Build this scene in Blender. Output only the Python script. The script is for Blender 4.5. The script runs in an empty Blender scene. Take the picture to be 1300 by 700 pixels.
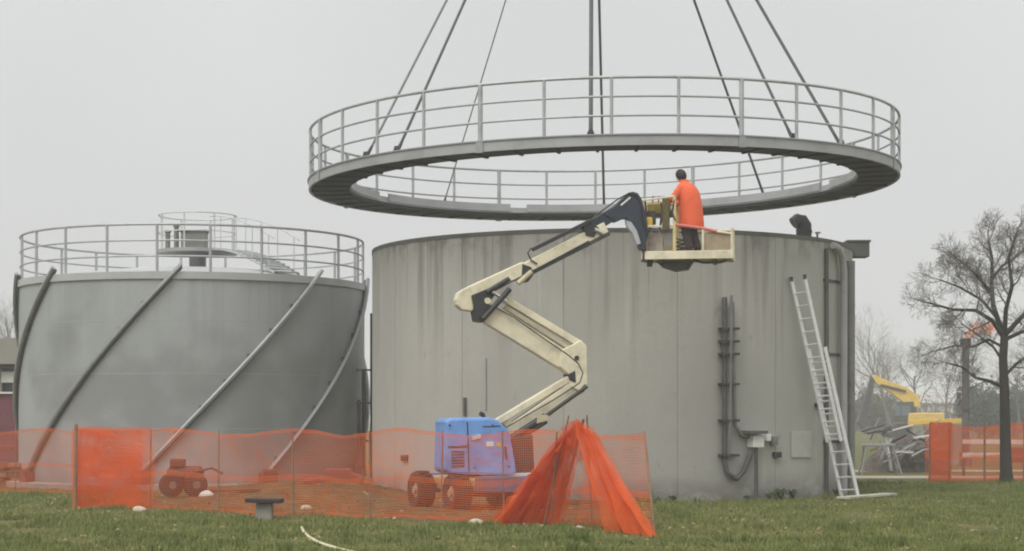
import bpy, math, random
import numpy as np
from mathutils import Vector, Matrix, noise as mnoise

R = math.radians
random.seed(7)
scene = bpy.context.scene
col = scene.collection

# ------------------------------------------------------------------ camera
CAM_H = 1.73
FPX = 2300.0           # focal length in photo pixels (photo is 1300 wide)
HOR = 530.0            # horizon row in the photo
cam = bpy.data.cameras.new('camera')
cam.sensor_width = 36.0
cam.lens = 36.0 * FPX / 1300.0
cam.shift_y = (HOR - 350.0) / 1300.0
cam.clip_start = 0.5
cam.clip_end = 6000
camo = bpy.data.objects.new('camera', cam)
camo.location = (0, 0, CAM_H)
camo.rotation_euler = (R(90), 0, 0)
col.objects.link(camo)
scene.camera = camo

# ------------------------------------------------------------------ overcast daylight
SUN_EL, SUN_AZ = R(52), R(212)      # behind the camera, a little to the left (azimuth clockwise from +Y)
w = bpy.data.worlds.new('World')
scene.world = w
w.use_nodes = True
nt = w.node_tree
nt.nodes.clear()
out = nt.nodes.new('ShaderNodeOutputWorld')
bg = nt.nodes.new('ShaderNodeBackground')
bg.inputs['Strength'].default_value = 0.10
sky = nt.nodes.new('ShaderNodeTexSky')
sky.sky_type = 'NISHITA'
sky.sun_disc = False
sky.sun_elevation = SUN_EL
sky.sun_rotation = SUN_AZ
sky.dust_density = 8.0
sky.air_density = 1.0
hs = nt.nodes.new('ShaderNodeHueSaturation')
hs.inputs['Saturation'].default_value = 0.10
# the cloud deck: even grey, brighter overhead, with faint broad structure
tc = nt.nodes.new('ShaderNodeTexCoord')
sep = nt.nodes.new('ShaderNodeSeparateXYZ')
ramp = nt.nodes.new('ShaderNodeValToRGB')
ramp.color_ramp.elements[0].position = 0.0
ramp.color_ramp.elements[0].color = (0.645, 0.655, 0.66, 1)
ramp.color_ramp.elements[1].position = 1.0
ramp.color_ramp.elements[1].color = (1.3, 1.3, 1.28, 1)
e = ramp.color_ramp.elements.new(0.30)
e.color = (0.675, 0.69, 0.70, 1)
ns = nt.nodes.new('ShaderNodeTexNoise')
ns.inputs['Scale'].default_value = 2.2
ns.inputs['Detail'].default_value = 3
mr = nt.nodes.new('ShaderNodeMapRange')
mr.inputs['From Min'].default_value = 0.3
mr.inputs['From Max'].default_value = 0.7
mr.inputs['To Min'].default_value = 9.0
mr.inputs['To Max'].default_value = 10.5
vm = nt.nodes.new('ShaderNodeVectorMath')
vm.operation = 'SCALE'
mix = nt.nodes.new('ShaderNodeMix')
mix.data_type = 'RGBA'
mix.inputs['Factor'].default_value = 0.88
L = nt.links.new
L(tc.outputs['Generated'], sep.inputs[0])
L(tc.outputs['Generated'], ns.inputs['Vector'])
L(sep.outputs['Z'], ramp.inputs[0])
L(ns.outputs['Fac'], mr.inputs['Value'])
L(ramp.outputs['Color'], vm.inputs[0])
L(mr.outputs['Result'], vm.inputs['Scale'])
L(sky.outputs['Color'], hs.inputs['Color'])
L(hs.outputs['Color'], mix.inputs['A'])
L(vm.outputs[0], mix.inputs['B'])
L(mix.outputs['Result'], bg.inputs['Color'])
L(bg.outputs[0], out.inputs[0])

sun = bpy.data.lights.new('sun', 'SUN')
sun.energy = 1.4
sun.angle = R(35)
sun.color = (1.0, 0.97, 0.92)
suno = bpy.data.objects.new('sun', sun)
d = Vector((math.sin(SUN_AZ) * math.cos(SUN_EL), math.cos(SUN_AZ) * math.cos(SUN_EL), math.sin(SUN_EL)))
suno.rotation_euler = d.to_track_quat('Z', 'Y').to_euler()
col.objects.link(suno)

scene.view_settings.view_transform = 'Standard'
scene.view_settings.look = 'None'
scene.view_settings.exposure = 0.25
scene.view_settings.gamma = 1.0
scene.view_settings.use_curve_mapping = False
scene.cycles.filter_width = 2.0
scene.cycles.transparent_max_bounces = 16
scene.cycles.max_bounces = 6
scene.cycles.volume_bounces = 1
scene.cycles.use_denoising = True

# ------------------------------------------------------------------ helpers
def P(px, py, Y):
    """world point that stands Y metres away and is seen at photo pixel px, py"""
    return Vector(((px - 650.0) / FPX * Y, Y, CAM_H - (py - HOR) / FPX * Y))

def G(px, py):
    """ground point seen at photo pixel px, py"""
    Y = FPX * CAM_H / (py - HOR)
    return Vector(((px - 650.0) / FPX * Y, Y, 0))

def tag(o, label=None, cat=None, group=None, kind=None):
    if label: o['label'] = label
    if cat: o['category'] = cat
    if group: o['group'] = group
    if kind: o['kind'] = kind
    return o

WLOC = {}
def thing(name, label, cat, loc=(0, 0, 0), group=None):
    o = bpy.data.objects.new(name, None)
    o.empty_display_size = 0.3
    o.location = loc
    col.objects.link(o)
    WLOC[o.name] = Vector(loc)
    tag(o, label, cat, group)
    return o

class MB:
    def __init__(s):
        s.v, s.f, s.uv = [], [], {}
    def add(s, verts, faces, uvs=None):
        b = len(s.v)
        s.v += [Vector(p) for p in verts]
        for k, f in enumerate(faces):
            s.f.append([b + i for i in f])
            if uvs: s.uv[len(s.f) - 1] = uvs[k]
        return s
    def box(s, c, size, rot=None):
        hx, hy, hz = [q / 2 for q in size]
        vs = [Vector((x * hx, y * hy, z * hz)) for x in (-1, 1) for y in (-1, 1) for z in (-1, 1)]
        if rot is not None: vs = [rot @ p for p in vs]
        c = Vector(c)
        return s.add([p + c for p in vs], [(0, 1, 3, 2), (4, 6, 7, 5), (0, 4, 5, 1), (2, 3, 7, 6), (0, 2, 6, 4), (1, 5, 7, 3)])
    def bar(s, a, b, wd, ht, up=(0, 0, 1)):
        a, b = Vector(a), Vector(b)
        z = (b - a).normalized()
        x = z.cross(Vector(up))
        if x.length < 1e-4: x = z.cross(Vector((1, 0, 0)))
        x.normalize()
        y = x.cross(z)
        m = Matrix((x, y, z)).transposed()
        return s.box((a + b) / 2, (wd, ht, (b - a).length), m)
    def tube(s, pts, r, n=8, closed=False, cap=True):
        pts = [Vector(p) for p in pts]
        N = len(pts)
        rr = r if isinstance(r, (list, tuple)) else [r] * N
        t0 = (pts[1] - pts[0]).normalized()
        u = t0.cross(Vector((0, 0, 1)))
        if u.length < 1e-3: u = t0.cross(Vector((1, 0, 0)))
        u.normalize()
        vs = []
        for i in range(N):
            if closed: t = pts[(i + 1) % N] - pts[i - 1]
            elif i == 0: t = pts[1] - pts[0]
            elif i == N - 1: t = pts[-1] - pts[-2]
            else: t = pts[i + 1] - pts[i - 1]
            t.normalize()
            u = (u - t * u.dot(t))
            if u.length < 1e-6: u = t.orthogonal()
            u.normalize()
            w_ = t.cross(u)
            for k in range(n):
                a = 2 * math.pi * k / n
                vs.append(pts[i] + (u * math.cos(a) + w_ * math.sin(a)) * rr[i])
        fs = []
        for i in range(N if closed else N - 1):
            j = (i + 1) % N
            for k in range(n):
                l = (k + 1) % n
                fs.append((i * n + k, i * n + l, j * n + l, j * n + k))
        if cap and not closed:
            fs.append(tuple(range(n - 1, -1, -1)))
            fs.append(tuple((N - 1) * n + k for k in range(n)))
        return s.add(vs, fs)
    def prism(s, poly, depth):
        """closed outline (world points) extruded by +-depth/2"""
        poly = [Vector(p) for p in poly]
        dv = Vector(depth) * 0.5
        n = len(poly)
        vs = [p - dv for p in poly] + [p + dv for p in poly]
        fs = [tuple(range(n)), tuple(range(2 * n - 1, n - 1, -1))]
        for i in range(n):
            j = (i + 1) % n
            fs.append((i, i + n, j + n, j))
        return s.add(vs, fs)
    def lathe(s, prof, n=48, c=(0, 0, 0), a0=0.0, a1=2 * math.pi, angs=None, closed_prof=False, rmod=None):
        c = Vector(c)
        full = angs is None and abs(a1 - a0 - 2 * math.pi) < 1e-6
        if angs is None:
            angs = [a0 + (a1 - a0) * k / n for k in range(n if full else n + 1)]
        else:
            full = True
        A, M = len(angs), len(prof)
        vs = []
        for a in angs:
            for (r, z) in prof:
                vs.append(c + Vector((r * math.cos(a), r * math.sin(a), z)))
        fs = []
        for i in range(A if full else A - 1):
            j = (i + 1) % A
            for k in range(M if closed_prof else M - 1):
                l = (k + 1) % M
                fs.append((i * M + k, j * M + k, j * M + l, i * M + l))
        return s.add(vs, fs)
    def sheet(s, rows, uvs=None):
        nr, nc = len(rows), len(rows[0])
        vs = [p for r_ in rows for p in r_]
        fs, uu = [], []
        for i in range(nr - 1):
            for j in range(nc - 1):
                q = (i * nc + j, i * nc + j + 1, (i + 1) * nc + j + 1, (i + 1) * nc + j)
                fs.append(q)
                if uvs: uu.append([uvs[x // nc][x % nc] for x in q])
        return s.add(vs, fs, uu if uvs else None)
    def sphere(s, c, r, n=12, m=8, sc=(1, 1, 1)):
        c = Vector(c)
        vs = [c + Vector((0, 0, -r * sc[2]))]
        for i in range(1, m):
            ph = -math.pi / 2 + math.pi * i / m
            for k in range(n):
                a = 2 * math.pi * k / n
                vs.append(c + Vector((r * sc[0] * math.cos(ph) * math.cos(a), r * sc[1] * math.cos(ph) * math.sin(a), r * sc[2] * math.sin(ph))))
        vs.append(c + Vector((0, 0, r * sc[2])))
        fs = []
        for k in range(n): fs.append((0, 1 + (k + 1) % n, 1 + k))
        for i in range(m - 2):
            for k in range(n):
                l = (k + 1) % n
                b = 1 + i * n
                fs.append((b + k, b + l, b + n + l, b + n + k))
        b = 1 + (m - 2) * n
        for k in range(n): fs.append((b + k, b + (k + 1) % n, len(vs) - 1))
        return s.add(vs, fs)
    def build(s, name, mat, parent=None, smooth=False, bevel=0.0, origin=None):
        if parent is not None: o0 = WLOC[parent.name]
        elif origin is not None: o0 = Vector(origin)
        else:
            xs = [p.x for p in s.v]; ys = [p.y for p in s.v]; zs = [p.z for p in s.v]
            o0 = Vector(((min(xs) + max(xs)) / 2, (min(ys) + max(ys)) / 2, min(zs)))
        me = bpy.data.meshes.new(name)
        me.from_pydata([p - o0 for p in s.v], [], s.f)
        if s.uv:
            ul = me.uv_layers.new(name='UVMap')
            for pi, poly in enumerate(me.polygons):
                if pi in s.uv:
                    for k, li in enumerate(poly.loop_indices):
                        ul.data[li].uv = s.uv[pi][k]
        me.materials.append(mat)
        me.update()
        o = bpy.data.objects.new(name, me)
        col.objects.link(o)
        if parent is not None: o.parent = parent
        else: o.location = o0
        WLOC[o.name] = o0
        if smooth:
            for p in me.polygons: p.use_smooth = True
            if smooth != 'all':
                me.set_sharp_from_angle(angle=R(40))
        if bevel:
            b = o.modifiers.new('bevel', 'BEVEL')
            b.width = bevel; b.segments = 2; b.limit_method = 'ANGLE'; b.angle_limit = R(40)
        return o

# ------------------------------------------------------------------ materials
def mat(name, base, rough=0.6, metal=0.0, var=0.25, scale=3.0, dark=None, bump=0.0, streak=0.0, spec=0.5, stretch=(1, 1, 1), detail=6):
    """painted / weathered surface: two-scale noise between base and a dirt tone, optional vertical streaks"""
    m = bpy.data.materials.new(name)
    m.use_nodes = True
    t = m.node_tree
    b = t.nodes['Principled BSDF']
    b.inputs['Roughness'].default_value = rough
    b.inputs['Metallic'].default_value = metal
    b.inputs['Specular IOR Level'].default_value = spec
    co = t.nodes.new('ShaderNodeTexCoord')
    mp = t.nodes.new('ShaderNodeMapping')
    mp.inputs['Scale'].default_value = stretch
    t.links.new(co.outputs['Object'], mp.inputs['Vector'])
    n = t.nodes.new('ShaderNodeTexNoise')
    n.inputs['Scale'].default_value = scale
    n.inputs['Detail'].default_value = detail
    n.inputs['Roughness'].default_value = 0.65
    t.links.new(mp.outputs[0], n.inputs['Vector'])
    rp = t.nodes.new('ShaderNodeValToRGB')
    dk = dark or tuple(c * (1 - var) for c in base)
    lt = tuple(min(1, c * (1 + var * 0.5)) for c in base)
    rp.color_ramp.elements[0].position = 0.28
    rp.color_ramp.elements[0].color = (*dk, 1)
    rp.color_ramp.elements[1].position = 0.75
    rp.color_ramp.elements[1].color = (*lt, 1)
    mid = rp.color_ramp.elements.new(0.5)
    mid.color = (*base, 1)
    t.links.new(n.outputs['Fac'], rp.inputs[0])
    t.links.new(rp.outputs[0], b.inputs['Base Color'])
    if bump:
        bp = t.nodes.new('ShaderNodeBump')
        bp.inputs['Strength'].default_value = bump
        bp.inputs['Distance'].default_value = 0.02
        n2 = t.nodes.new('ShaderNodeTexNoise')
        n2.inputs['Scale'].default_value = scale * 6
        n2.inputs['Detail'].default_value = 4
        t.links.new(co.outputs['Object'], n2.inputs['Vector'])
        t.links.new(n2.outputs['Fac'], bp.inputs['Height'])
        t.links.new(bp.outputs[0], b.inputs['Normal'])
    return m

def wall_mat(name, base, stain, streaks=1.0, rough=0.85, height=5.6, blotch=None, metal=0.0):
    """tank wall in unrolled coordinates (uv = metres round the wall, metres up)"""
    m = bpy.data.materials.new(name)
    m.use_nodes = True
    t = m.node_tree
    b = t.nodes['Principled BSDF']
    b.inputs['Roughness'].default_value = rough
    b.inputs['Metallic'].default_value = metal
    uv = t.nodes.new('ShaderNodeUVMap')
    lk = t.links.new
    def noise(scale, sx, sy, det=5, rg=0.6, off=0):
        mp = t.nodes.new('ShaderNodeMapping')
        mp.inputs['Scale'].default_value = (sx, sy, 1)
        mp.inputs['Location'].default_value = (off, off * 0.7, 0)
        lk(uv.outputs[0], mp.inputs['Vector'])
        n = t.nodes.new('ShaderNodeTexNoise')
        n.inputs['Scale'].default_value = scale
        n.inputs['Detail'].default_value = det
        n.inputs['Roughness'].default_value = rg
        lk(mp.outputs[0], n.inputs['Vector'])
        return n.outputs['Fac']
    def rng(src, a, b_, c=0.0, d_=1.0):
        r_ = t.nodes.new('ShaderNodeMapRange')
        r_.interpolation_type = 'SMOOTHSTEP'
        for k, v in zip(('From Min', 'From Max', 'To Min', 'To Max'), (a, b_, c, d_)):
            r_.inputs[k].default_value = v
        lk(src, r_.inputs['Value'])
        return r_.outputs['Result']
    def mul(a, c):
        q = t.nodes.new('ShaderNodeMath'); q.operation = 'MULTIPLY'
        lk(a, q.inputs[0])
        if isinstance(c, float): q.inputs[1].default_value = c
        else: lk(c, q.inputs[1])
        return q.outputs[0]
    def mixc(fac, a, c):
        q = t.nodes.new('ShaderNodeMix'); q.data_type = 'RGBA'
        lk(fac, q.inputs['Factor'])
        if isinstance(a, tuple): q.inputs['A'].default_value = (*a, 1)
        else: lk(a, q.inputs['A'])
        q.inputs['B'].default_value = (*c, 1)
        return q.outputs['Result']
    sp = t.nodes.new('ShaderNodeSeparateXYZ')
    lk(uv.outputs[0], sp.inputs[0])
    big = rng(noise(0.35, 1, 0.6, 4), 0.35, 0.7)
    c = mixc(big, base, tuple(q * 0.86 for q in base))
    fine = rng(noise(9, 1, 1, 6, 0.7), 0.35, 0.75, 0, 0.4)
    c = mixc(fine, c, tuple(q * 0.82 for q in base))
    # runs of dirt that start at the rim and thin out downwards
    st = rng(noise(1.0, 2.6, 0.10, 4, 0.55), 0.50, 0.68)
    top = rng(sp.outputs['Y'], height * 0.35, height, 0.06, 1.0)
    c = mixc(mul(mul(st, top), 0.75 * streaks), c, stain)
    st2 = rng(noise(1.0, 9.0, 0.16, 3, 0.5, 3.1), 0.56, 0.70)
    top2 = rng(sp.outputs['Y'], height * 0.55, height, 0.0, 1.0)
    c = mixc(mul(mul(st2, top2), 0.7 * streaks), c, tuple(q * 0.75 for q in stain))
    # pale lime runs
    st3 = rng(noise(1.0, 4.0, 0.14, 3, 0.5, 9.4), 0.60, 0.74)
    c = mixc(mul(st3, 0.35 * streaks), c, tuple(min(1, q * 1.3) for q in base))
    # damp, splashed foot
    if blotch is None:      # uneven damp band hanging from the rim, and scattered patches
        rim_ = rng(sp.outputs['Y'], height - 0.75, height - 0.05, 0.0, 1.0)
        c = mixc(mul(mul(rim_, rng(noise(1.0, 1.3, 0.7, 5, 0.7, 6.2), 0.45, 0.66)), 0.75), c, tuple(q * 0.7 for q in stain))
        c = mixc(mul(rng(noise(0.8, 1, 0.7, 6, 0.75, 11.0), 0.50, 0.72), 0.45), c, tuple(q * 0.78 for q in base))
        c = mixc(mul(rng(noise(2.4, 1, 0.5, 5, 0.7, 17.0), 0.62, 0.70), 0.55), c, tuple(q * 0.55 for q in base))
    ft = rng(sp.outputs['Y'], 0.0, 0.7, 1.0, 0.0)
    c = mixc(mul(mul(ft, rng(noise(1.6, 1, 1.5, 4, 0.6, 5), 0.25, 0.6)), 0.8), c, tuple(q * 0.7 for q in stain))
    if blotch:
        bl = rng(noise(0.42, 1, 1.0, 3, 0.5, 2.0), 0.42, 0.66)
        c = mixc(mul(bl, 0.6), c, blotch)
    lk(c, b.inputs['Base Color'])
    bp = t.nodes.new('ShaderNodeBump')
    bp.inputs['Strength'].default_value = 0.25
    bp.inputs['Distance'].default_value = 0.02
    lk(noise(14, 1, 1, 5, 0.6), bp.inputs['Height'])
    lk(bp.outputs[0], b.inputs['Normal'])
    return m

def net_mat(name, colr, cell=0.034, cover=0.17, band=True):
    m = bpy.data.materials.new(name)
    m.use_nodes = True
    t = m.node_tree
    t.nodes.clear()
    lk = t.links.new
    o = t.nodes.new('ShaderNodeOutputMaterial')
    uv = t.nodes.new('ShaderNodeUVMap')
    sp = t.nodes.new('ShaderNodeSeparateXYZ')
    lk(uv.outputs[0], sp.inputs[0])
    def M(op, a, b_=None, c_=None):
        q = t.nodes.new('ShaderNodeMath'); q.operation = op
        for i, v in enumerate((a, b_, c_)):
            if v is None: continue
            if isinstance(v, (int, float)): q.inputs[i].default_value = v
            else: lk(v, q.inputs[i])
        return q.outputs[0]
    fu = M('FRACT', M('DIVIDE', sp.outputs['X'], cell))
    fv = M('FRACT', M('DIVIDE', sp.outputs['Y'], cell * 1.15))
    nb = t.nodes.new('ShaderNodeTexNoise'); nb.inputs['Scale'].default_value = 0.9; nb.inputs['Detail'].default_value = 3
    lk(uv.outputs[0], nb.inputs['Vector'])
    cv = M('MULTIPLY', M('ADD', M('MULTIPLY', nb.outputs['Fac'], 2.2), -0.1), cover)
    su = M('LESS_THAN', fu, cv)
    sv = M('LESS_THAN', fv, M('MULTIPLY', cv, 0.9))
    cov = M('MAXIMUM', su, sv)
    if band:      # the closer-woven bands along the top, the middle and the foot
        for c0, hw in ((1.47, 0.035), (0.66, 0.05), (0.03, 0.03)):
            dd = M('ABSOLUTE', M('SUBTRACT', sp.outputs['Y'], c0))
            inb = M('LESS_THAN', dd, hw)
            cov = M('MAXIMUM', cov, M('MULTIPLY', inb, M('LESS_THAN', fu, 0.45)))
    n = t.nodes.new('ShaderNodeTexNoise')
    n.inputs['Scale'].default_value = 1.3
    lk(uv.outputs[0], n.inputs['Vector'])
    rp = t.nodes.new('ShaderNodeValToRGB')
    rp.color_ramp.elements[0].position = 0.3
    rp.color_ramp.elements[0].color = (*[q * 0.8 for q in colr], 1)
    rp.color_ramp.elements[1].position = 0.7
    rp.color_ramp.elements[1].color = (*colr, 1)
    lk(n.outputs['Fac'], rp.inputs[0])
    df = t.nodes.new('ShaderNodeBsdfDiffuse')
    tl = t.nodes.new('ShaderNodeBsdfTranslucent')
    lk(rp.outputs[0], df.inputs['Color']); lk(rp.outputs[0], tl.inputs['Color'])
    ms = t.nodes.new('ShaderNodeMixShader')
    ms.inputs[0].default_value = 0.4
    lk(df.outputs[0], ms.inputs[1]); lk(tl.outputs[0], ms.inputs[2])
    tr = t.nodes.new('ShaderNodeBsdfTransparent')
    m2 = t.nodes.new('ShaderNodeMixShader')
    lk(cov, m2.inputs[0])
    lk(tr.outputs[0], m2.inputs[1]); lk(ms.outputs[0], m2.inputs[2])
    lk(m2.outputs[0], o.inputs['Surface'])
    return m

GALV = mat('galvanised_steel', (0.33, 0.34, 0.345), 0.5, 0.35, 0.22, 2.0)
HAZE_RAIL = mat('haze_pale_rail', (0.52, 0.53, 0.53), 0.5, 0.1, 0.2, 4)  # roof rails and treads: haze put into the colour as a lighter grey
GALV_RAIL = mat('galvanised_rail', (0.40, 0.41, 0.41), 0.5, 0.3, 0.25, 4.0)
RINGSTEEL = mat('ring_steel', (0.36, 0.365, 0.37), 0.55, 0.25, 0.25, 1.3)
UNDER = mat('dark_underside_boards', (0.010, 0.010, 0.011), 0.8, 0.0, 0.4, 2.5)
DARKSTEEL = mat('dark_steel', (0.06, 0.06, 0.06), 0.55, 0.3, 0.35, 5)
CABLE = mat('wire_rope', (0.085, 0.085, 0.088), 0.6, 0.3, 0.25, 8)
CABLE_G = mat('wire_rope_faint', (0.20, 0.20, 0.20), 0.6, 0.3, 0.25, 8)  # lighter rope grey: fading of the fainter, farther slings put into the colour
CONCRETE = wall_mat('weathered_concrete', (0.415, 0.405, 0.368), (0.18, 0.17, 0.15), 0.9, 0.9, 5.6)
CONC_PLAIN = mat('plain_concrete', (0.28, 0.265, 0.235), 0.9, 0, 0.3, 2.5, bump=0.3)
RIMDARK = mat('damp_rim', (0.12, 0.115, 0.10), 0.8, 0, 0.35, 3)
STEELTANK = wall_mat('grey_painted_steel', (0.355, 0.372, 0.37), (0.20, 0.205, 0.20), 0.35, 0.5, 5.1, blotch=(0.17, 0.176, 0.172))
STEELTANK_SEAM = mat('seam_paint', (0.31, 0.32, 0.315), 0.5, 0, 0.15, 2)
TANKPAINT = mat('pale_tank_paint', (0.40, 0.41, 0.405), 0.4, 0.0, 0.12, 1.2)
ROOFPAINT = mat('pale_roof_paint', (0.40, 0.41, 0.41), 0.45, 0.0, 0.12, 1.2)
CREAM = mat('cream_machine_paint', (0.72, 0.66, 0.48), 0.5, 0, 0.35, 2.5)
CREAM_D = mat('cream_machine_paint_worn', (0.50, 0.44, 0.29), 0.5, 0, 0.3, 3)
BLUE = mat('blue_hood_paint', (0.15, 0.31, 0.66), 0.4, 0, 0.35, 2.6)
MUDBLUE = mat('muddy_blue_paint', (0.085, 0.12, 0.24), 0.7, 0, 0.5, 4, dark=(0.12, 0.085, 0.055))
BLACK = mat('black_machine_parts', (0.022, 0.022, 0.024), 0.5, 0, 0.4, 5)
NAVY = mat('navy_boom_sleeve', (0.022, 0.032, 0.052), 0.4, 0, 0.35, 4)
TYRE = mat('tyre_rubber', (0.018, 0.016, 0.015), 0.9, 0, 0.4, 6, bump=0.5)
RIMPAINT = mat('wheel_rim_paint', (0.34, 0.30, 0.21), 0.5, 0, 0.25, 5)
YELLOW = mat('yellow_paint', (0.62, 0.42, 0.05), 0.5, 0, 0.3, 4)
CHROME = mat('cylinder_rod', (0.6, 0.6, 0.6), 0.25, 0.9, 0.1, 5)
ALU = mat('ladder_aluminium', (0.72, 0.72, 0.71), 0.45, 0.25, 0.15, 6)
COAT = mat('orange_coat_cloth', (0.78, 0.125, 0.045), 0.8, 0, 0.18, 5, bump=0.3)
TROUSER = mat('dark_trouser_cloth', (0.055, 0.036, 0.038), 0.9, 0, 0.3, 8)
SKIN = mat('skin', (0.50, 0.30, 0.21), 0.55, 0, 0.12, 8)
HAIR = mat('dark_hair', (0.014, 0.012, 0.011), 0.7, 0, 0.3, 20)
LEATHER = mat('boot_leather', (0.04, 0.03, 0.022), 0.7, 0, 0.3, 10)
PINK = mat('faded_red_rail_wrap', (0.55, 0.16, 0.13), 0.6, 0, 0.25, 6)
WHITE = mat('white_paint', (0.72, 0.71, 0.67), 0.6, 0, 0.15, 4)
REDP = mat('dull_red_paint', (0.20, 0.05, 0.035), 0.55, 0, 0.35, 5)
OLDRED = mat('old_red_paint', (0.10, 0.035, 0.025), 0.7, 0, 0.5, 6)
OLDRIM = mat('dirty_rim', (0.16, 0.14, 0.11), 0.8, 0, 0.4, 8)
MAROON = mat('maroon_render', (0.16, 0.045, 0.06), 0.8, 0, 0.2, 1.2)
BEIGE = mat('beige_fascia', (0.27, 0.26, 0.22), 0.8, 0, 0.2, 1.2)
GLASS = mat('dark_glazing', (0.05, 0.06, 0.065), 0.15, 0, 0.3, 1.0)
WOOD = mat('weathered_wood', (0.24, 0.16, 0.095), 0.85, 0, 0.35, 3, stretch=(1, 6, 6))
WOOD_D = mat('dark_old_wood', (0.11, 0.065, 0.035), 0.85, 0, 0.4, 5)
BARK = mat('bark', (0.034, 0.029, 0.025), 0.9, 0, 0.4, 7, bump=0.6)
TWIG = mat('grey_twigs', (0.17, 0.155, 0.14), 0.9, 0, 0.3, 4)
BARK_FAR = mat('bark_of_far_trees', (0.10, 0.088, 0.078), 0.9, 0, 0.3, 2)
NET = net_mat('orange_barrier_net', (0.95, 0.20, 0.06))
NET_DENSE = net_mat('orange_barrier_net_close', (0.93, 0.18, 0.05), 0.022, 0.36)
POST_M = mat('rusty_fence_post', (0.30, 0.16, 0.10), 0.8, 0.1, 0.4, 6)
HOSE = mat('cream_hose', (0.62, 0.58, 0.40), 0.5, 0, 0.15, 6)
HOUSEW = mat('cream_house_render', (0.62, 0.58, 0.52), 0.85, 0, 0.12, 0.6)
ROOFT = mat('brown_roof_tiles', (0.22, 0.15, 0.12), 0.8, 0, 0.25, 2)
EXCY = mat('excavator_yellow', (0.70, 0.46, 0.09), 0.5, 0, 0.25, 2)
STACK = mat('stack_steel', (0.13, 0.115, 0.11), 0.6, 0.3, 0.3, 3)

# ------------------------------------------------------------------ ground
def smooth(a, b, x):
    t = max(0.0, min(1.0, (x - a) / (b - a)))
    return t * t * (3 - 2 * t)

def soil_amount(x, y):
    """1 inside the bare, dug-over strip along the barrier, 0 on the lawn"""
    px = 650 + x / y * FPX if y > 1 else 0
    wob = 1.1 * mnoise.noise(Vector((x * 0.5, y * 0.5, 3.3))) + 0.5 * mnoise.noise(Vector((x * 1.7, y * 1.7, 8.1)))
    fx = smooth(-8.4, -7.0, x + wob) * (1 - smooth(1.4, 2.8, x + wob))
    front = 33.4 - 0.72 * (max(-7.5, min(0.0, x)) + 6.7) + wob * 0.6
    fy = smooth(front - 0.6, front + 0.6, y) * (1 - smooth(47, 50, y))
    return fx * fy

def ground_h(x, y):
    s_ = soil_amount(x, y)
    h = 0.018 * mnoise.noise(Vector((x * 0.6, y * 0.6, 1.2)))
    # low bank of dug soil before and between the tanks
    bank = math.exp(-((x + 4.1) / 2.3) ** 2) * math.exp(-((y - 41.0) / 2.6) ** 2)
    h += s_ * (0.05 + 0.06 * mnoise.noise(Vector((x * 1.1, y * 0.9, 5.5))) + 0.03 * mnoise.noise(Vector((x * 3.1, y * 2.4, 2.5)))) + 0.24 * bank * s_
    return h

def ground_material():
    m = bpy.data.materials.new('lawn_and_earth')
    m.use_nodes = True
    t = m.node_tree
    lk = t.links.new
    b = t.nodes['Principled BSDF']
    b.inputs['Roughness'].default_value = 0.95
    b.inputs['Specular IOR Level'].default_value = 0.15
    co = t.nodes.new('ShaderNodeTexCoord')
    at = t.nodes.new('ShaderNodeAttribute'); at.attribute_name = 'soil'
    def nz(s, d=5):
        n = t.nodes.new('ShaderNodeTexNoise'); n.inputs['Scale'].default_value = s; n.inputs['Detail'].default_value = d
        n.inputs['Roughness'].default_value = 0.65
        lk(co.outputs['Object'], n.inputs['Vector']); return n.outputs['Fac']
    def rmp(src, stops):
        r_ = t.nodes.new('ShaderNodeValToRGB')
        r_.color_ramp.elements[0].position, r_.color_ramp.elements[0].color = stops[0][0], (*stops[0][1], 1)
        r_.color_ramp.elements[1].position, r_.color_ramp.elements[1].color = stops[-1][0], (*stops[-1][1], 1)
        for p_, c_ in stops[1:-1]:
            e_ = r_.color_ramp.elements.new(p_); e_.color = (*c_, 1)
        lk(src, r_.inputs[0]); return r_.outputs[0]
    g = rmp(nz(0.9, 8), [(0.3, (0.065, 0.074, 0.020)), (0.5, (0.10, 0.105, 0.032)), (0.62, (0.14, 0.12, 0.046)), (0.75, (0.20, 0.16, 0.08))])
    s_ = rmp(nz(2.2, 8), [(0.3, (0.055, 0.038, 0.016)), (0.5, (0.11, 0.078, 0.032)), (0.75, (0.22, 0.165, 0.08))])
    q = t.nodes.new('ShaderNodeMix'); q.data_type = 'RGBA'
    lk(at.outputs['Fac'], q.inputs['Factor']); lk(g, q.inputs['A']); lk(s_, q.inputs['B'])
    lk(q.outputs['Result'], b.inputs['Base Color'])
    bp = t.nodes.new('ShaderNodeBump'); bp.inputs['Strength'].default_value = 0.7; bp.inputs['Distance'].default_value = 0.05
    lk(nz(7, 6), bp.inputs['Height']); lk(bp.outputs[0], b.inputs['Normal'])
    return m

def make_ground():
    xs = sorted(set([-700, -300, -120, -60, -35] + [round(-24 + 0.3 * k, 3) for k in range(161)] + [35, 60, 120, 300, 700]))
    ys = sorted(set([-30, 0, 8, 14] + [round(18 + 0.25 * k, 3) for k in range(133)] + [54, 60, 70, 85, 110, 150, 220, 350, 800]))
    mb = MB()
    rows, soil = [], []
    for y in ys:
        rows.append([Vector((x, y, ground_h(x, y) if 18 < y < 51 and abs(x) < 24 else 0.0)) for x in xs])
        soil += [soil_amount(x, y) if 18 < y < 51 and abs(x) < 24 else 0.0 for x in xs]
    mb.sheet(rows)
    o = mb.build('ground', ground_material(), smooth='all', origin=(0, 0, 0))
    a = o.data.attributes.new('soil', 'FLOAT', 'POINT')
    a.data.foreach_set('value', np.array(soil, dtype=np.float32))
    tag(o, 'green lawn with brown earth strip under the tanks', 'ground', kind='structure')
make_ground()

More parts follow.
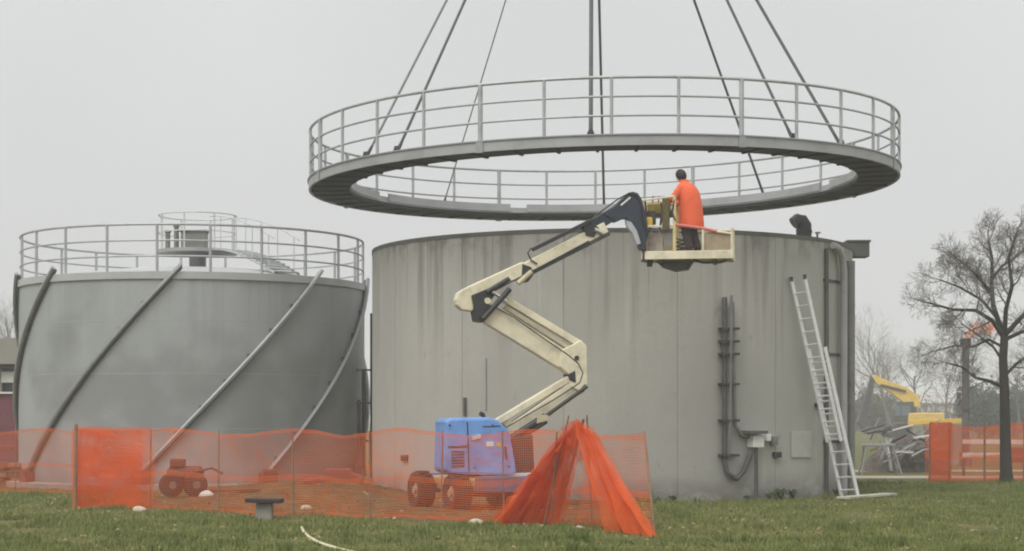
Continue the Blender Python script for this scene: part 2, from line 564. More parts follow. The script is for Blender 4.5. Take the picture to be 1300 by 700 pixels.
# pale path strips behind the concrete tank
PATH_M = mat('pale_path', (0.33, 0.29, 0.22), 0.9, 0, 0.25, 1.5)
for (y0, y1) in ((51.0, 53.2), (57.2, 59.0)):
    mb = MB()
    mb.sheet([[Vector((x, y, 0.012 + 0.01 * mnoise.noise(Vector((x * .7, y, 0))))) for x in np.linspace(9.2, 40, 30)] for y in (y0, (y0 + y1) / 2, y1)])
    tag(mb.build('path', PATH_M), 'pale earth path behind the tree', 'path', kind='structure')

# ------------------------------------------------------------------ concrete tank
T1 = Vector((2.32, 42.6, 0)); R1 = 5.59; H1 = 5.60
def ring_pts(c, r, z, n=96, a0=0.0, a1=2 * math.pi):
    return [Vector((c.x + r * math.cos(a0 + (a1 - a0) * k / n), c.y + r * math.sin(a0 + (a1 - a0) * k / n), z)) for k in range(n if abs(a1 - a0 - 2 * math.pi) < 1e-6 else n + 1)]

def on_wall(c, r, px, py=None, z=None):
    """point on the camera side of a round wall seen at column px"""
    k = (px - 650.0) / FPX            # X = k*Y
    # (kY-cx)^2+(Y-cy)^2=r^2
    a = k * k + 1; b = -2 * (k * c.x + c.y); cc = c.x ** 2 + c.y ** 2 - r * r
    disc = max(0.0, b * b - 4 * a * cc)
    Y = (-b - math.sqrt(disc)) / (2 * a)
    if z is None: z = CAM_H - (py - HOR) / FPX * Y
    return Vector((k * Y, Y, z))

tank = thing('concrete_tank', 'large round unpainted concrete tank with dirty rim and wall pipes, under the hanging ring', 'tank', T1)
def tank_wall():
    joints = [R(-90 + 11 - 24 + 24 * k) for k in range(15)]
    angs, rad = [], []
    for j in range(15):
        a = joints[j]
        for da, dr in ((-0.0020, 0), (-0.0016, -0.012), (0.0016, -0.012), (0.0020, 0)):
            angs.append(a + da); rad.append(R1 + dr)
        for k in range(1, 12):
            angs.append(a + R(24) * k / 12); rad.append(R1)
    mb = MB()
    vs, fs, uv = [], [], []
    zs = [-0.25, 0.15, 0.5, 1.5, 2.8, 4.1, 5.1, H1 - 0.07]
    A, M = len(angs), len(zs)
    for a, r in zip(angs, rad):
        for z in zs:
            vs.append((T1.x + r * math.cos(a), T1.y + r * math.sin(a), z))
    for i in range(A):
        j = (i + 1) % A
        aj = angs[j] + (2 * math.pi if j == 0 else 0)
        for k in range(M - 1):
            fs.append((i * M + k, j * M + k, j * M + k + 1, i * M + k + 1))
            uv.append([(angs[i] * R1, zs[k]), (aj * R1, zs[k]), (aj * R1, zs[k + 1]), (angs[i] * R1, zs[k + 1])])
    mb.add(vs, fs, uv)
    return mb
tank_wall().build('wall', CONCRETE, tank, smooth=True)
MB().lathe([(R1 - 0.3, H1 - 0.09), (R1 + 0.012, H1 - 0.09), (R1 + 0.012, H1), (R1 - 0.3, H1)], 128, T1, closed_prof=True).build('rim', RIMDARK, tank, smooth=True)
MB().lathe([(0.001, H1 - 0.62), (R1 - 0.32, H1 - 0.62), (R1 - 0.31, H1 - 0.08)], 96, T1).build('roof_slab', CONC_PLAIN, tank, smooth=True)

def out_dir(c, p):
    q = Vector((p.x - c.x, p.y - c.y, 0)); return q.normalized()
def wp(px, py, off=0.1, c=T1, r=R1):
    p = on_wall(c, r, px, py)
    return p + out_dir(c, p) * off
# joint sealing strips with rust and damp: narrow vertical strips proud of the wall
PIPE_G = mat('grey_pipe', (0.20, 0.195, 0.185), 0.6, 0.1, 0.3, 3)
PIPE_D = mat('dark_pipe', (0.10, 0.095, 0.09), 0.65, 0.1, 0.35, 3)
PIPE_L = mat('pale_pipe', (0.36, 0.36, 0.355), 0.55, 0.1, 0.2, 3)
# twin pipe run on the front
p1 = MB().tube([wp(917, 378), wp(917, 470), wp(917, 588), wp(920, 600), wp(932, 608), wp(941, 598), wp(950, 575)], 0.055, 10).build('drain_pipe', PIPE_D, tank, smooth=True)
p2 = MB().tube([wp(927, 384), wp(928, 470), wp(930, 540), wp(938, 552), wp(952, 556)], 0.04, 10).build('drain_pipe', PIPE_G, tank, smooth=True)
p2b = MB().tube([wp(922, 376, 0.22), wp(922, 440, 0.2), wp(921, 520, 0.2), wp(922, 585, 0.14)], 0.03, 8).build('cable_conduit', PIPE_G, tank, smooth=True)
for yy in (418, 434, 450, 488, 534, 578):
    a = wp(912, yy, 0.02); b = wp(932, yy, 0.02)
    mb = MB(); o_ = out_dir(T1, a)
    mb.bar(a, b, 0.06, 0.05); mb.bar(a, a + o_ * 0.2, 0.04, 0.05); mb.bar(b, b + o_ * 0.2, 0.04, 0.05); mb.bar(a + o_ * 0.18, b + o_ * 0.18, 0.03, 0.05)
    mb.build('pipe_bracket', DARKSTEEL, tank)
# switch boxes and their post
def wall_box(px0, px1, py0, py1, depth, mat_, name, bevel=0.008, off=0.0):
    c_ = wp((px0 + px1) / 2, (py0 + py1) / 2, depth / 2 + off)
    o_ = out_dir(T1, c_)
    ang = math.atan2(o_.y, o_.x) + math.pi / 2
    sc = c_.y / FPX
    wd = (px1 - px0) * sc / max(0.5, abs(math.cos(ang)))
    return MB().box(c_, (wd, depth, (py1 - py0) * sc), Matrix.Rotation(ang, 3, 'Z')).build(name, mat_, tank, bevel=bevel)
wall_box(947, 962, 553, 568, 0.22, WHITE, 'switch_box', off=0.02)
wall_box(938, 964, 547, 551, 0.34, PIPE_D, 'box_canopy')
wall_box(967, 974, 551, 560, 0.14, WHITE, 'switch_box')
wall_box(976, 983, 554, 565, 0.14, PIPE_G, 'switch_box')
wall_box(980, 989, 574, 581, 0.10, BLACK, 'wall_socket')
wall_box(511, 519, 578, 585, 0.06, BLACK, 'wall_socket')
wall_box(1002, 1031, 548, 581, 0.03, mat('pale_panel', (0.44, 0.43, 0.40), 0.7, 0, 0.15, 3), 'access_panel')
wall_box(1033, 1042, 512, 517, 0.12, BLACK, 'wall_socket')
MB().tube([wp(955, 566, 0.14), wp(955, 645, 0.14)], 0.04, 8).build('box_post', PIPE_D, tank, smooth=True)
# right hand riser pipes
MB().tube([wp(1047, 316, 0.05), wp(1047, 640, 0.05)], 0.045, 8).build('riser_pipe', PIPE_D, tank, smooth=True)
MB().tube([wp(1052, 312, 0.1), wp(1058, 316, 0.12), wp(1062, 326, 0.13), wp(1064, 345, 0.13), wp(1064, 640, 0.13)], 0.08, 10).build('riser_pipe', PIPE_L, tank, smooth=True)
a_ = on_wall(T1, R1, 1073, z=0)
o_ = out_dir(T1, a_)
MB().tube([a_ + o_ * 0.12 + Vector((0, 0, z)) for z in (-0.1, 2, 4, 5.2)], 0.10, 12).build('riser_pipe', PIPE_G, tank, smooth=True)
for z in (1.2, 3.1, 4.7):
    MB().bar(wp(1052, 400, 0.03) * 0 + on_wall(T1, R1, 1045, z=z) + out_dir(T1, on_wall(T1, R1, 1045, z=z)) * 0.03, on_wall(T1, R1, 1072, z=z) + o_ * 0.03, 0.05, 0.06).build('pipe_bracket', DARKSTEEL, tank)
# overflow box standing out from the rim on the right
c_ = P(1086, 319, 41.9)
mb = MB(); mb.box(c_ + Vector((0.03, 0, 0.02)), (0.50, 0.5, 0.34)); mb.box(c_ + Vector((0.03, 0, 0.21)), (0.56, 0.56, 0.05))
mb.build('overflow_box', mat('green_grey_steel', (0.11, 0.115, 0.105), 0.7, 0.1, 0.3, 3), tank, bevel=0.015)
# black gooseneck vent on the rim
g = on_wall(T1, R1 - 0.18, 1019, z=H1)
pts = [g + Vector(q) for q in ((0.02, 0, -0.02), (0.03, 0, 0.12), (0.02, 0, 0.24), (-0.04, -0.02, 0.33), (-0.13, -0.05, 0.34), (-0.21, -0.07, 0.28))]
mb = MB().tube(pts, [0.17, 0.165, 0.17, 0.165, 0.15, 0.135], 14)
for k in (1, 2, 3, 4): 
    t_ = (pts[k] - pts[k - 1]).normalized()
    mb.tube([pts[k] - t_ * 0.02, pts[k] + t_ * 0.02], 0.185 - 0.008 * k, 14)
mb.build('vent_elbow', BLACK, tank, smooth=True)
mb = MB(); mb.tube([g + Vector((0.33, 0.1, -0.02)), g + Vector((0.33, 0.1, 0.10))], 0.025, 6); mb.tube([g + Vector((0.28, 0.1, 0.10)), g + Vector((0.40, 0.1, 0.10))], 0.02, 6)
mb.build('valve_handle', PIPE_G, tank)
MB().tube([wp(617, 455, 0.02), wp(617, 520, 0.02)], 0.02, 6).build('cable_conduit', PIPE_L, tank)
MB().tube([wp(591, 505, 0.03), wp(591, 528, 0.03)], 0.04, 6).build('wall_socket', PIPE_D, tank)

# ------------------------------------------------------------------ grey steel gas holder
T2 = Vector((-8.24, 47.0, 0)); R2 = 4.40; H2 = 5.16
holder = thing('gas_holder', 'grey steel gas holder with slanting spiral rails and a railed domed roof, on the left', 'gas holder', T2)
def holder_wall():
    mb = MB(); n = 96
    zs = [-0.3, 0.3, 1.2, 2.4, 3.6, 4.6, H2 - 0.16]
    vs, fs, uv = [], [], []
    for i in range(n):
        a = 2 * math.pi * i / n
        for z in zs: vs.append((T2.x + R2 * math.cos(a), T2.y + R2 * math.sin(a), z))
    M = len(zs)
    for i in range(n):
        j = (i + 1) % n
        a0 = 2 * math.pi * i / n; a1 = 2 * math.pi * (i + 1) / n
        for k in range(M - 1):
            fs.append((i * M + k, j * M + k, j * M + k + 1, i * M + k + 1))
            uv.append([(a0 * R2, zs[k]), (a1 * R2, zs[k]), (a1 * R2, zs[k + 1]), (a0 * R2, zs[k + 1])])
    return mb.add(vs, fs, uv)
holder_wall().build('shell', STEELTANK, holder, smooth=True)
MB().lathe([(R2 - 0.02, H2 - 0.17), (R2 + 0.05, H2 - 0.17), (R2 + 0.05, H2), (R2 - 0.35, H2 + 0.015)], 96, T2).build('top_band', TANKPAINT, holder, smooth=True)
DOME = 0.40
prof = [(0.001, H2 + DOME)] + [((R2 - 0.33) * k / 10, H2 + 0.012 + DOME * (1 - (k / 10) ** 2)) for k in range(1, 11)]
MB().lathe(prof[::-1], 72, T2).build('roof', ROOFPAINT, holder, smooth=True)
def spiral(px0, py0, z1):
    """rail that climbs to the right at 45 degrees round the shell, starting where it is seen at px0, py0"""
    p = on_wall(T2, R2, px0, py0)
    a0 = math.atan2(p.y - T2.y, p.x - T2.x)
    return a0, p.z
A0 = [math.atan2((q := on_wall(T2, R2, x_, y_)).y - T2.y, q.x - T2.x) for x_, y_ in ((40, 585), (180, 580), (338, 603))]
for k in range(9):
    base_a = A0[1] + R(40) * (k - 4)
    if k == 5: base_a = A0[2]
    if k == 3: base_a = A0[0]
    if k == 2: base_a = A0[0] - R(44)
    z0 = 0.42
    pts = []
    for q in range(33):
        z = z0 + (H2 + 0.16 - z0) * q / 32
        a = base_a + (z - z0) / R2 * 0.93
        pts.append((a, z))
    mb = MB()
    mb.tube([T2 + Vector(((R2 + 0.09) * math.cos(a), (R2 + 0.09) * math.sin(a), z)) for a, z in pts], 0.055, 6)
    rail = mb.build('spiral_rail', GALV, holder, smooth=True)
    m2 = MB()
    m2.tube([T2 + Vector(((R2 + 0.025) * math.cos(a), (R2 + 0.025) * math.sin(a), z - 0.05)) for a, z in pts], 0.05, 5)
    m2.build('rail_backing', PIPE_D, rail)
    for q in range(2, 32, 4):
        a, z = pts[q]; o_ = Vector((math.cos(a), math.sin(a), 0)); t_ = Vector((-o_.y, o_.x, 0))
        MB().box(T2 + o_ * (R2 + 0.02) + Vector((0, 0, z)), (0.16, 0.05, 0.12), Matrix((t_, o_, Vector((0, 0, 1)))).transposed()).build('rail_bracket', PIPE_D, rail)
    a, z = pts[0]
    rr = R2 + 0.12
    o_ = Vector((math.cos(a), math.sin(a), 0)); t_ = Vector((-o_.y, o_.x, 0))
    m3 = MB(); m3.box(T2 + o_ * rr + Vector((0, 0, 0.26)), (0.40, 0.24, 0.30), Matrix((t_, o_, Vector((0, 0, 1)))).transposed())
    m3.tube([T2 + o_ * (rr + 0.02) - t_ * 0.16 + Vector((0, 0, 0.44)), T2 + o_ * (rr + 0.02) + t_ * 0.16 + Vector((0, 0, 0.44))], 0.06, 8)
    m3.build('guide_roller', REDP, rail, bevel=0.01)
for zz_ in (1.45, 2.75, 4.0):
    MB().lathe([(R2 + 0.001, zz_), (R2 + 0.003, zz_ + 0.004), (R2 + 0.003, zz_ + 0.014), (R2 + 0.001, zz_ + 0.018)], 96, T2).build('plate_seam', STEELTANK_SEAM, holder, smooth=True)
MB().lathe([(R2 + 0.35, -0.2), (R2 + 0.35, 0.14), (R2 + 0.001, 0.16)], 96, T2).build('base_ring', CONC_PLAIN, holder, smooth=True)
# guard rail on the rim
RH = 1.12
def railing(parent, c, r, z, h, n_post, levels, mt, rad, postr, a_off=0.0, thick_every=0, names=('top_rail', 'mid_rail', 'post'), tilt=None):
    T = tilt or (lambda p: p)
    for k, lv in enumerate(levels):
        MB().tube([T(p) for p in ring_pts(c, r, z + lv, 128)], rad if k == 0 else rad * 0.72, 8, closed=True).build(names[0] if k == 0 else names[1], mt, parent, smooth=True)
    for k in range(n_post):
        a = a_off + 2 * math.pi * k / n_post
        b = Vector((c.x + r * math.cos(a), c.y + r * math.sin(a), z))
        pr = postr * (1.45 if thick_every and k % thick_every == 0 else 1.0)
        MB().tube([T(b), T(b + Vector((0, 0, h)))], pr, 8).build(names[2], mt, parent, smooth=True)
railing(holder, T2, R2 - 0.04, H2, RH, 22, (RH, RH * 0.66, RH * 0.33), GALV_RAIL, 0.03, 0.034, a_off=R(-90 - 1.5))
# central platform with its own rail, a hatch and two vents
PZ = H2 + 0.82
pc = Vector((P(251, 300, 47.0).x, 47.0, 0))
MB().tube([Vector((pc.x, pc.y, H2 + 0.2)), Vector((pc.x, pc.y, PZ))], 0.22, 20).build('platform_column', GALV, holder, smooth=True)
plat = MB().lathe([(0.001, PZ + 0.07), (1.03, PZ + 0.07), (1.03, PZ - 0.02), (0.001, PZ - 0.03)], 40, pc).build('roof_platform', GALV, holder)
railing(holder, pc, 0.99, PZ + 0.05, 0.92, 8, (0.92, 0.46), HAZE_RAIL, 0.018, 0.02, a_off=R(-100), names=('platform_rail', 'platform_mid_rail', 'platform_post'))
MB().box(Vector((P(247, 300, 46.6).x, 46.6, PZ + 0.30)), (0.62, 0.5, 0.42)).box(Vector((P(247, 300, 46.6).x, 46.6, PZ + 0.53)), (0.72, 0.6, 0.05)).build('hatch', PIPE_G, holder, bevel=0.01)
for x_, h_ in ((213, 0.45), (224, 0.60)):
    b = Vector((P(x_, 300, 46.5).x, 46.5, PZ + 0.04))
    MB().tube([b, b + Vector((0, 0, h_))], 0.065, 8).tube([b + Vector((0, 0, h_)), b + Vector((0, 0, h_ + 0.06))], 0.09, 8).build('vent_pipe', PIPE_G, holder, smooth=True)
# stair with handrails from the platform down over the dome to the right of the rim
def roof_z(x, y):
    r = math.hypot(x - T2.x, y - T2.y) / (R2 - 0.33)
    return H2 + DOME * max(0, 1 - r * r)
s0 = Vector((pc.x + 0.75, 46.4, 0)); s1 = T2 + Vector((R2 * 0.62, -R2 * 0.60, 0))
stair_z = lambda t_: PZ + 0.02 + (H2 + 0.06 - PZ) * t_ ** 1.7
sd = (s1 - s0).normalized(); sn = Vector((-sd.y, sd.x, 0))
for sgn in (-1, 1):
    st_ = [s0.lerp(s1, k / 12) + sn * 0.38 * sgn for k in range(13)]
    st_ = [Vector((p.x, p.y, stair_z(k / 12))) for k, p in enumerate(st_)]
    MB().tube(st_, 0.024, 6).build('stair_stringer', GALV_RAIL, holder, smooth=True)
    MB().tube([p + Vector((0, 0, 0.85)) for p in st_], 0.016, 6).build('stair_handrail', HAZE_RAIL, holder, smooth=True)
    for k in range(2, 13, 3):
        MB().tube([st_[k], st_[k] + Vector((0, 0, 0.85))], 0.014, 6).build('stair_post', HAZE_RAIL, holder)
for k in range(14):
    p = s0.lerp(s1, (k + 0.5) / 14); p.z = stair_z((k + 0.5) / 14) + 0.01
    MB().box(p, (0.2, 0.74, 0.03), Matrix.Rotation(math.atan2(sd.y, sd.x), 3, 'Z')).build('stair_tread', HAZE_RAIL, holder)
# upright ladder and pipe rack on the right of the shell
def wp2(px, py, off): return wp(px, py, off, T2, R2)
for x_, y0, y1 in ((459, 398, 612), (467, 396, 612)):
    MB().tube([wp2(min(x_, 462), y0, 0.25) + Vector((0.16 if x_ > 462 else 0, 0, 0)), wp2(min(x_, 462), y1, 0.25) + Vector((0.16 if x_ > 462 else 0, 0, 0))], 0.03, 6).build('ladder_rail', DARKSTEEL, holder, smooth=True)
for k in range(12):
    p = wp2(459, 400 + 17 * k, 0.25)
    MB().tube([p, p + Vector((0.2, 0, 0))], 0.018, 6).build('ladder_rung', DARKSTEEL, holder)
for x_, y0 in ((446, 508), (452, 470)):
    MB().tube([wp2(x_, y0, 0.2), wp2(x_, 612, 0.2)], 0.05, 8).build('shell_pipe', PIPE_D, holder, smooth=True)
for y_ in (470, 512, 560):
    MB().bar(wp2(444, y_, 0.2), wp2(460, y_, 0.22), 0.05, 0.05).build('pipe_bracket', DARKSTEEL, holder)

# ------------------------------------------------------------------ walkway ring on the crane
RC = Vector((P(764.5, 300, 42.6).x, 42.6, 0))
RO, RI = 6.86, 5.90
RZ = CAM_H + 5.37                   # underside
tl = R(1.05)
def ring_tilt(p):
    dx = p.x - RC.x
    return Vector((p.x, p.y, p.z + dx * math.tan(tl)))
ringw = thing('walkway_ring', 'grey steel ring walkway with railing hanging from wire slings over the tank', 'walkway', (RC.x, RC.y, RZ))
def tl_lathe(prof, n, closed=True, a0=0, a1=2 * math.pi):
    mb = MB().lathe(prof, n, RC, a0, a1, closed_prof=closed)
    mb.v = [ring_tilt(p) for p in mb.v]
    return mb
DT = 0.20
# outer fascia beam, deck, underside boards, inner kerb pieces
tl_lathe([(RO - 0.05, RZ), (RO, RZ), (RO, RZ + DT), (RO - 0.05, RZ + DT)], 160).build('outer_fascia', RINGSTEEL, ringw, smooth=True)
tl_lathe([(RO - 0.02, RZ + DT), (RO + 0.03, RZ + DT), (RO + 0.03, RZ + DT + 0.025), (RO - 0.02, RZ + DT + 0.025)], 160).build('toe_edge', GALV, ringw, smooth=True)
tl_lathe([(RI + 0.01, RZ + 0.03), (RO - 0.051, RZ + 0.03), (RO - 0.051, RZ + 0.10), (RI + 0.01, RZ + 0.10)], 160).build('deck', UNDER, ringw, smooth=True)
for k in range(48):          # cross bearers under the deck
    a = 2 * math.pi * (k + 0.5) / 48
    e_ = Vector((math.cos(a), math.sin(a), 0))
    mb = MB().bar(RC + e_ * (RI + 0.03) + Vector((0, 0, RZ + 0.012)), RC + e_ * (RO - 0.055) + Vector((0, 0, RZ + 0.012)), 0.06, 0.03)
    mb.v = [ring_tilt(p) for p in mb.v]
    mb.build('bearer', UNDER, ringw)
for k in range(8):           # inner kerb in eight lengths with gaps between them
    a0 = R(45 * k + 1.5 + 20); a1 = R(45 * k + 42 + 20)
    mb = tl_lathe([(RI - 0.008, RZ + 0.14), (RI + 0.017, RZ + 0.14), (RI + 0.017, RZ + 0.33), (RI - 0.008, RZ + 0.33)], 20, True, a0, a1)
    mb.build('inner_kerb', RINGSTEEL, ringw, smooth=True)
tl_lathe([(RI + 0.02, RZ + 0.104), (RI + 0.046, RZ + 0.104), (RI + 0.046, RZ + 0.24), (RI + 0.02, RZ + 0.24)], 160).build('inner_rim', RINGSTEEL, ringw, smooth=True)
for k in range(8):           # joint plates between the eight segments
    a = R(-90 - 1.3 + 45 * k + 22.5)
    e_ = Vector((math.cos(a), math.sin(a), 0)); t_ = Vector((-e_.y, e_.x, 0))
    mb = MB().box(RC + e_ * (RO + 0.012) + Vector((0, 0, RZ + DT / 2)), (0.16, 0.02, DT + 0.04), Matrix((t_, e_, Vector((0, 0, 1)))).transposed())
    mb.v = [ring_tilt(p) for p in mb.v]
    mb.build('joint_plate', GALV, ringw)
railing(ringw, RC, RO - 0.03, RZ + DT, 1.15, 32, (1.15, 0.77, 0.39), GALV_RAIL, 0.032, 0.034, a_off=R(-90 - 1.3 + 22.5), thick_every=4, tilt=ring_tilt)

APEX = Vector(((752 - 650) / FPX * 42.6, 42.6, CAM_H + (HOR + 361) / FPX * 42.6))
def deck_point(px, py):
    z0 = RZ + DT
    dx_, dz_ = (px - 650) / FPX, -(py - HOR) / FPX
    # CAM_H + dz*Y = z0 + (dx*Y - RC.x)*tan(tl)
    Y = (z0 - RC.x * math.tan(tl) - CAM_H) / (dz_ - dx_ * math.tan(tl))
    p = Vector((dx_ * Y, Y, 0))
    e_ = (p - Vector((RC.x, RC.y, 0)))
    q = RC + e_
    q.z = z0
    return ring_tilt(q), e_.length
def sling_foot(px, py):
    """deck point nearest to the seen end of a sling, on the line the sling follows"""
    best = None
    for k in range(-60, 100):
        t_ = 1 + k * 0.0025
        b, rr_ = deck_point(752 + (px - 752) * t_, -361 + (py + 361) * t_)
        if RI + 0.12 < rr_ < RO - 0.16 and (best is None or abs(t_ - 1) < best[0]):
            best = (abs(t_ - 1), b)
    return best[1]
cabs = [((468, 194), CABLE_G, 0.028, 'grey wire sling running to the far left of the ring, thin and pale'),
        ((507, 187), CABLE, 0.030, 'dark wire sling ending on the near left of the ring deck'),
        ((560, 270), CABLE_G, 0.017, 'faintest and thinnest wire sling, reaching the far left edge seen through the ring'),
        ((750, 176), CABLE, 0.043, 'thickest upright wire sling, stopping at the near edge of the ring'),
        ((767, 268), CABLE, 0.034, 'upright wire sling seen through the ring opening down to its far edge'),
        ((975, 263), CABLE, 0.032, 'dark wire sling crossing the ring opening to its far right side'),
        ((1007, 178), CABLE, 0.030, 'middle one of the three slings slanting to the right'),
        ((1068, 186), CABLE, 0.036, 'dark wire sling at the right end of the ring, rightmost of all')]
for (px_, py_), m_, r_, lb in cabs:
    b = sling_foot(px_, py_)
    rt = thing('wire_sling', lb, 'sling', b, 'wire slings holding the ring')
    mb = MB()
    tdir = (APEX - b).normalized()
    mb.tube([b + tdir * 0.2, APEX], r_, 8)
    mb.build('rope', m_, rt, smooth=True)
    e_ = (b - RC); e_.z = 0; e_.normalize(); t_ = Vector((-e_.y, e_.x, 0))
    MB().prism([b + t_ * 0.11 + Vector((0, 0, .004)), b - t_ * 0.11 + Vector((0, 0, .004)), b - t_ * 0.05 + Vector((0, 0, .16)), b + t_ * 0.05 + Vector((0, 0, .16))], e_ * 0.025).build('lifting_lug', DARKSTEEL, ringw)
    mb = MB().tube([b + Vector((0, 0, .06)), b + tdir * 0.10, b + tdir * 0.22, b + tdir * 0.34], [0.025, 0.038, 0.038, r_], 8)
    mb.build('shackle', DARKSTEEL, rt, smooth=True)

# ------------------------------------------------------------------ articulated boom lift
LB = Vector((P(618, 600, 33.7).x, 33.7, 0))
lift = thing('boom_lift', 'cream and blue articulated boom lift with its basket raised to the tank rim', 'boom lift', LB)
def BP(px, py, dy=0.0):
    """point in the slightly turned upright plane of the folded arm"""
    Y = 33.75 + (px - 620) / 250.0 * 0.95 + dy
    return P(px, py, Y)
BD = Vector((BP(800, 300) - BP(620, 300)).x, ) if False else (BP(800, 300) - BP(620, 300))
BD.z = 0; BD.normalize()
BN = Vector((BD.y, -BD.x, 0))          # towards the camera
def arm(name, poly, mt, thick, off=0.0, bevel=0.012, parent=None):
    return MB().prism([BP(*q) + BN * off for q in poly], BN * thick).build(name, mt, parent or lift, bevel=bevel)
def beam2(name, a, b, hpx, mt, thick, off=0.0, parent=None, bevel=0.012):
    """square section arm between two picture points, hpx photo pixels deep"""
    A, B = BP(*a) + BN * off, BP(*b) + BN * off
    h = hpx * A.y / FPX
    t = (B - A).normalized()
    return MB().bar(A, B, thick, h, up=t.cross(BN)).build(name, mt, parent or lift, bevel=bevel) if False else MB().prism(
        [A + (u := BN.cross(t)) * h / 2, B + u * h / 2, B - u * h / 2, A - u * h / 2], BN * thick).build(name, mt, parent or lift, bevel=bevel)
def rod(name, a, b, rpx, mt, off=0.0, n=10, parent=None):
    A, B = BP(*a) + BN * off, BP(*b) + BN * off
    return MB().tube([A, B], rpx * A.y / FPX, n).build(name, mt, parent or lift, smooth=True)
def pin(name, c, rpx, th, mt, off=0.0, parent=None):
    C = BP(*c) + BN * off
    return MB().tube([C - BN * th / 2, C + BN * th / 2], rpx * C.y / FPX, 14).build(name, mt, parent or lift, smooth=True)

# chassis: rolling direction towards the camera and to the right
fw = Vector((0.42, -0.9075, 0)); ax = Vector((0.9075, 0.42, 0))
C0 = LB + Vector((-0.15, -0.05, 0))
rotC = Matrix((ax, fw, Vector((0, 0, 1)))).transposed()
WR = 0.335
mb = MB(); mb.box(C0 + Vector((0, 0, 0.50)), (1.05, 2.3, 0.26), rotC); mb.box(C0 + Vector((0, 0, 0.36)), (0.7, 1.3, 0.16), rotC)
mb.build('chassis', CREAM_D, lift, bevel=0.03)
for s1_ in (-1, 1):
    MB().box(C0 + fw * 0.86 * s1_ + Vector((0, 0, 0.40)), (1.5, 0.18, 0.18), rotC).build('axle', DARKSTEEL, lift, bevel=0.02)
    MB().box(C0 + fw * 1.17 * s1_ + Vector((0, 0, 0.52)), (1.15, 0.10, 0.3), rotC).build('bumper', MUDBLUE, lift, bevel=0.03)
    for s2_ in (-1, 1):
        c = C0 + fw * 0.86 * s1_ + ax * 0.80 * s2_ + Vector((0, 0, WR + 0.03))
        mbt = MB()
        N = 28
        prof = [(0.145, -0.13), (0.28, -0.17), (0.32, -0.16), (WR, -0.12), (WR, 0.12), (0.32, 0.16), (0.28, 0.17), (0.145, 0.13)]
        vs, fs = [], []
        for k in range(N):
            a = 2 * math.pi * k / N
            for (r, q) in prof:
                vs.append(c + (fw * math.cos(a) + Vector((0, 0, 1)) * math.sin(a)) * r + ax * q)
        for k in range(N):
            l = (k + 1) % N
            for q in range(len(prof)):
                q2 = (q + 1) % len(prof)
                fs.append((k * 8 + q, l * 8 + q, l * 8 + q2, k * 8 + q2))
        mbt.add(vs, fs)
        for k in range(N):     # lugs
            a = 2 * math.pi * k / N
            e_ = fw * math.cos(a) + Vector((0, 0, 1)) * math.sin(a)
            mbt.bar(c + e_ * (WR + 0.005) + ax * (-0.12 if k % 2 else 0.0), c + e_ * (WR + 0.005) + ax * (0.0 if k % 2 else 0.12), 0.03, 0.04, up=e_)
        wh = mbt.build('wheel', TYRE, lift, smooth=True)
        MB().tube([c - ax * 0.115, c - ax * 0.11, c + ax * 0.11, c + ax * 0.115], [0.11, 0.15, 0.15, 0.11], 20).build('rim', RIMPAINT, wh, smooth=True)
        MB().tube([c - ax * 0.16, c + ax * 0.16], 0.07, 12).build('hub', RIMPAINT, wh, smooth=True)
# turntable and hoods
tt = C0 + Vector((0, 0, 0.63))
MB().tube([tt, tt + Vector((0, 0, 0.14))], 0.46, 28).build('turntable', DARKSTEEL, lift, smooth=True)
hood_front = [(554, 536), (558, 531), (606, 530), (619, 533), (634, 548), (642, 596), (640, 602), (560, 601), (552, 596)]
hood = arm('counterweight_hood', hood_front, BLUE, 0.95, 0.35, bevel=0.05)
arm('hood_latch', [(586, 553), (597, 551), (598, 556), (587, 558)], WHITE, 0.02, 0.845, 0.004, hood)
arm('hood_seam', [(580, 536), (581.2, 536), (583.5, 598), (582.3, 598)], BLACK, 0.012, 0.83, 0, hood)
arm('hood_seam', [(557, 566), (582, 565), (582, 567), (557, 568)], BLACK, 0.012, 0.83, 0, hood)
arm('hood_seam', [(600, 541), (622, 540), (622, 541), (600, 542)], BLACK, 0.012, 0.83, 0, hood)
for k in range(6):
    arm('vent_slat', [(561, 572 + 3.6 * k), (577, 571.6 + 3.6 * k), (577, 573.2 + 3.6 * k), (561, 573.6 + 3.6 * k)], BLACK, 0.014, 0.832, 0, hood)
for q in ((590, 592), (632, 591), (559, 540), (612, 540)):
    pin('hood_bolt', q, 1.2, 0.02, BLACK, 0.832, hood)
arm('warning_label', [(604, 560), (613, 559.5), (613.5, 566), (604.5, 566.5)], WHITE, 0.008, 0.829, 0, hood)
arm('warning_label', [(617, 561), (622, 560.7), (622.5, 566), (617.5, 566.3)], YELLOW, 0.008, 0.829, 0, hood)
arm('hood_handle', [(626, 566), (628, 566), (630, 582), (628, 582)], BLACK, 0.05, 0.85, 0.004, hood)
MB().tube([BP(605, 542) + BN * 0.45, BP(607, 532) + BN * 0.45, BP(606, 527) + BN * 0.46, BP(602, 525) + BN * 0.47], 0.045, 10).build('exhaust', BLACK, lift, smooth=True)
arm('engine_frame', [(640, 556), (667, 552), (669, 600), (645, 601)], mat('dark_red_brown_cover', (0.07, 0.04, 0.035), 0.6, 0.1, 0.4, 5), 0.7, 0.2, 0.02)
arm('deck_plate', [(600, 601), (672, 599), (676, 606), (600, 607)], WHITE, 0.9, 0.2, 0.01)
arm('pivot_bracket', [(622, 560), (626, 536), (640, 532), (668, 545), (672, 575), (640, 590)], CREAM_D, 0.30, -0.05, 0.02)
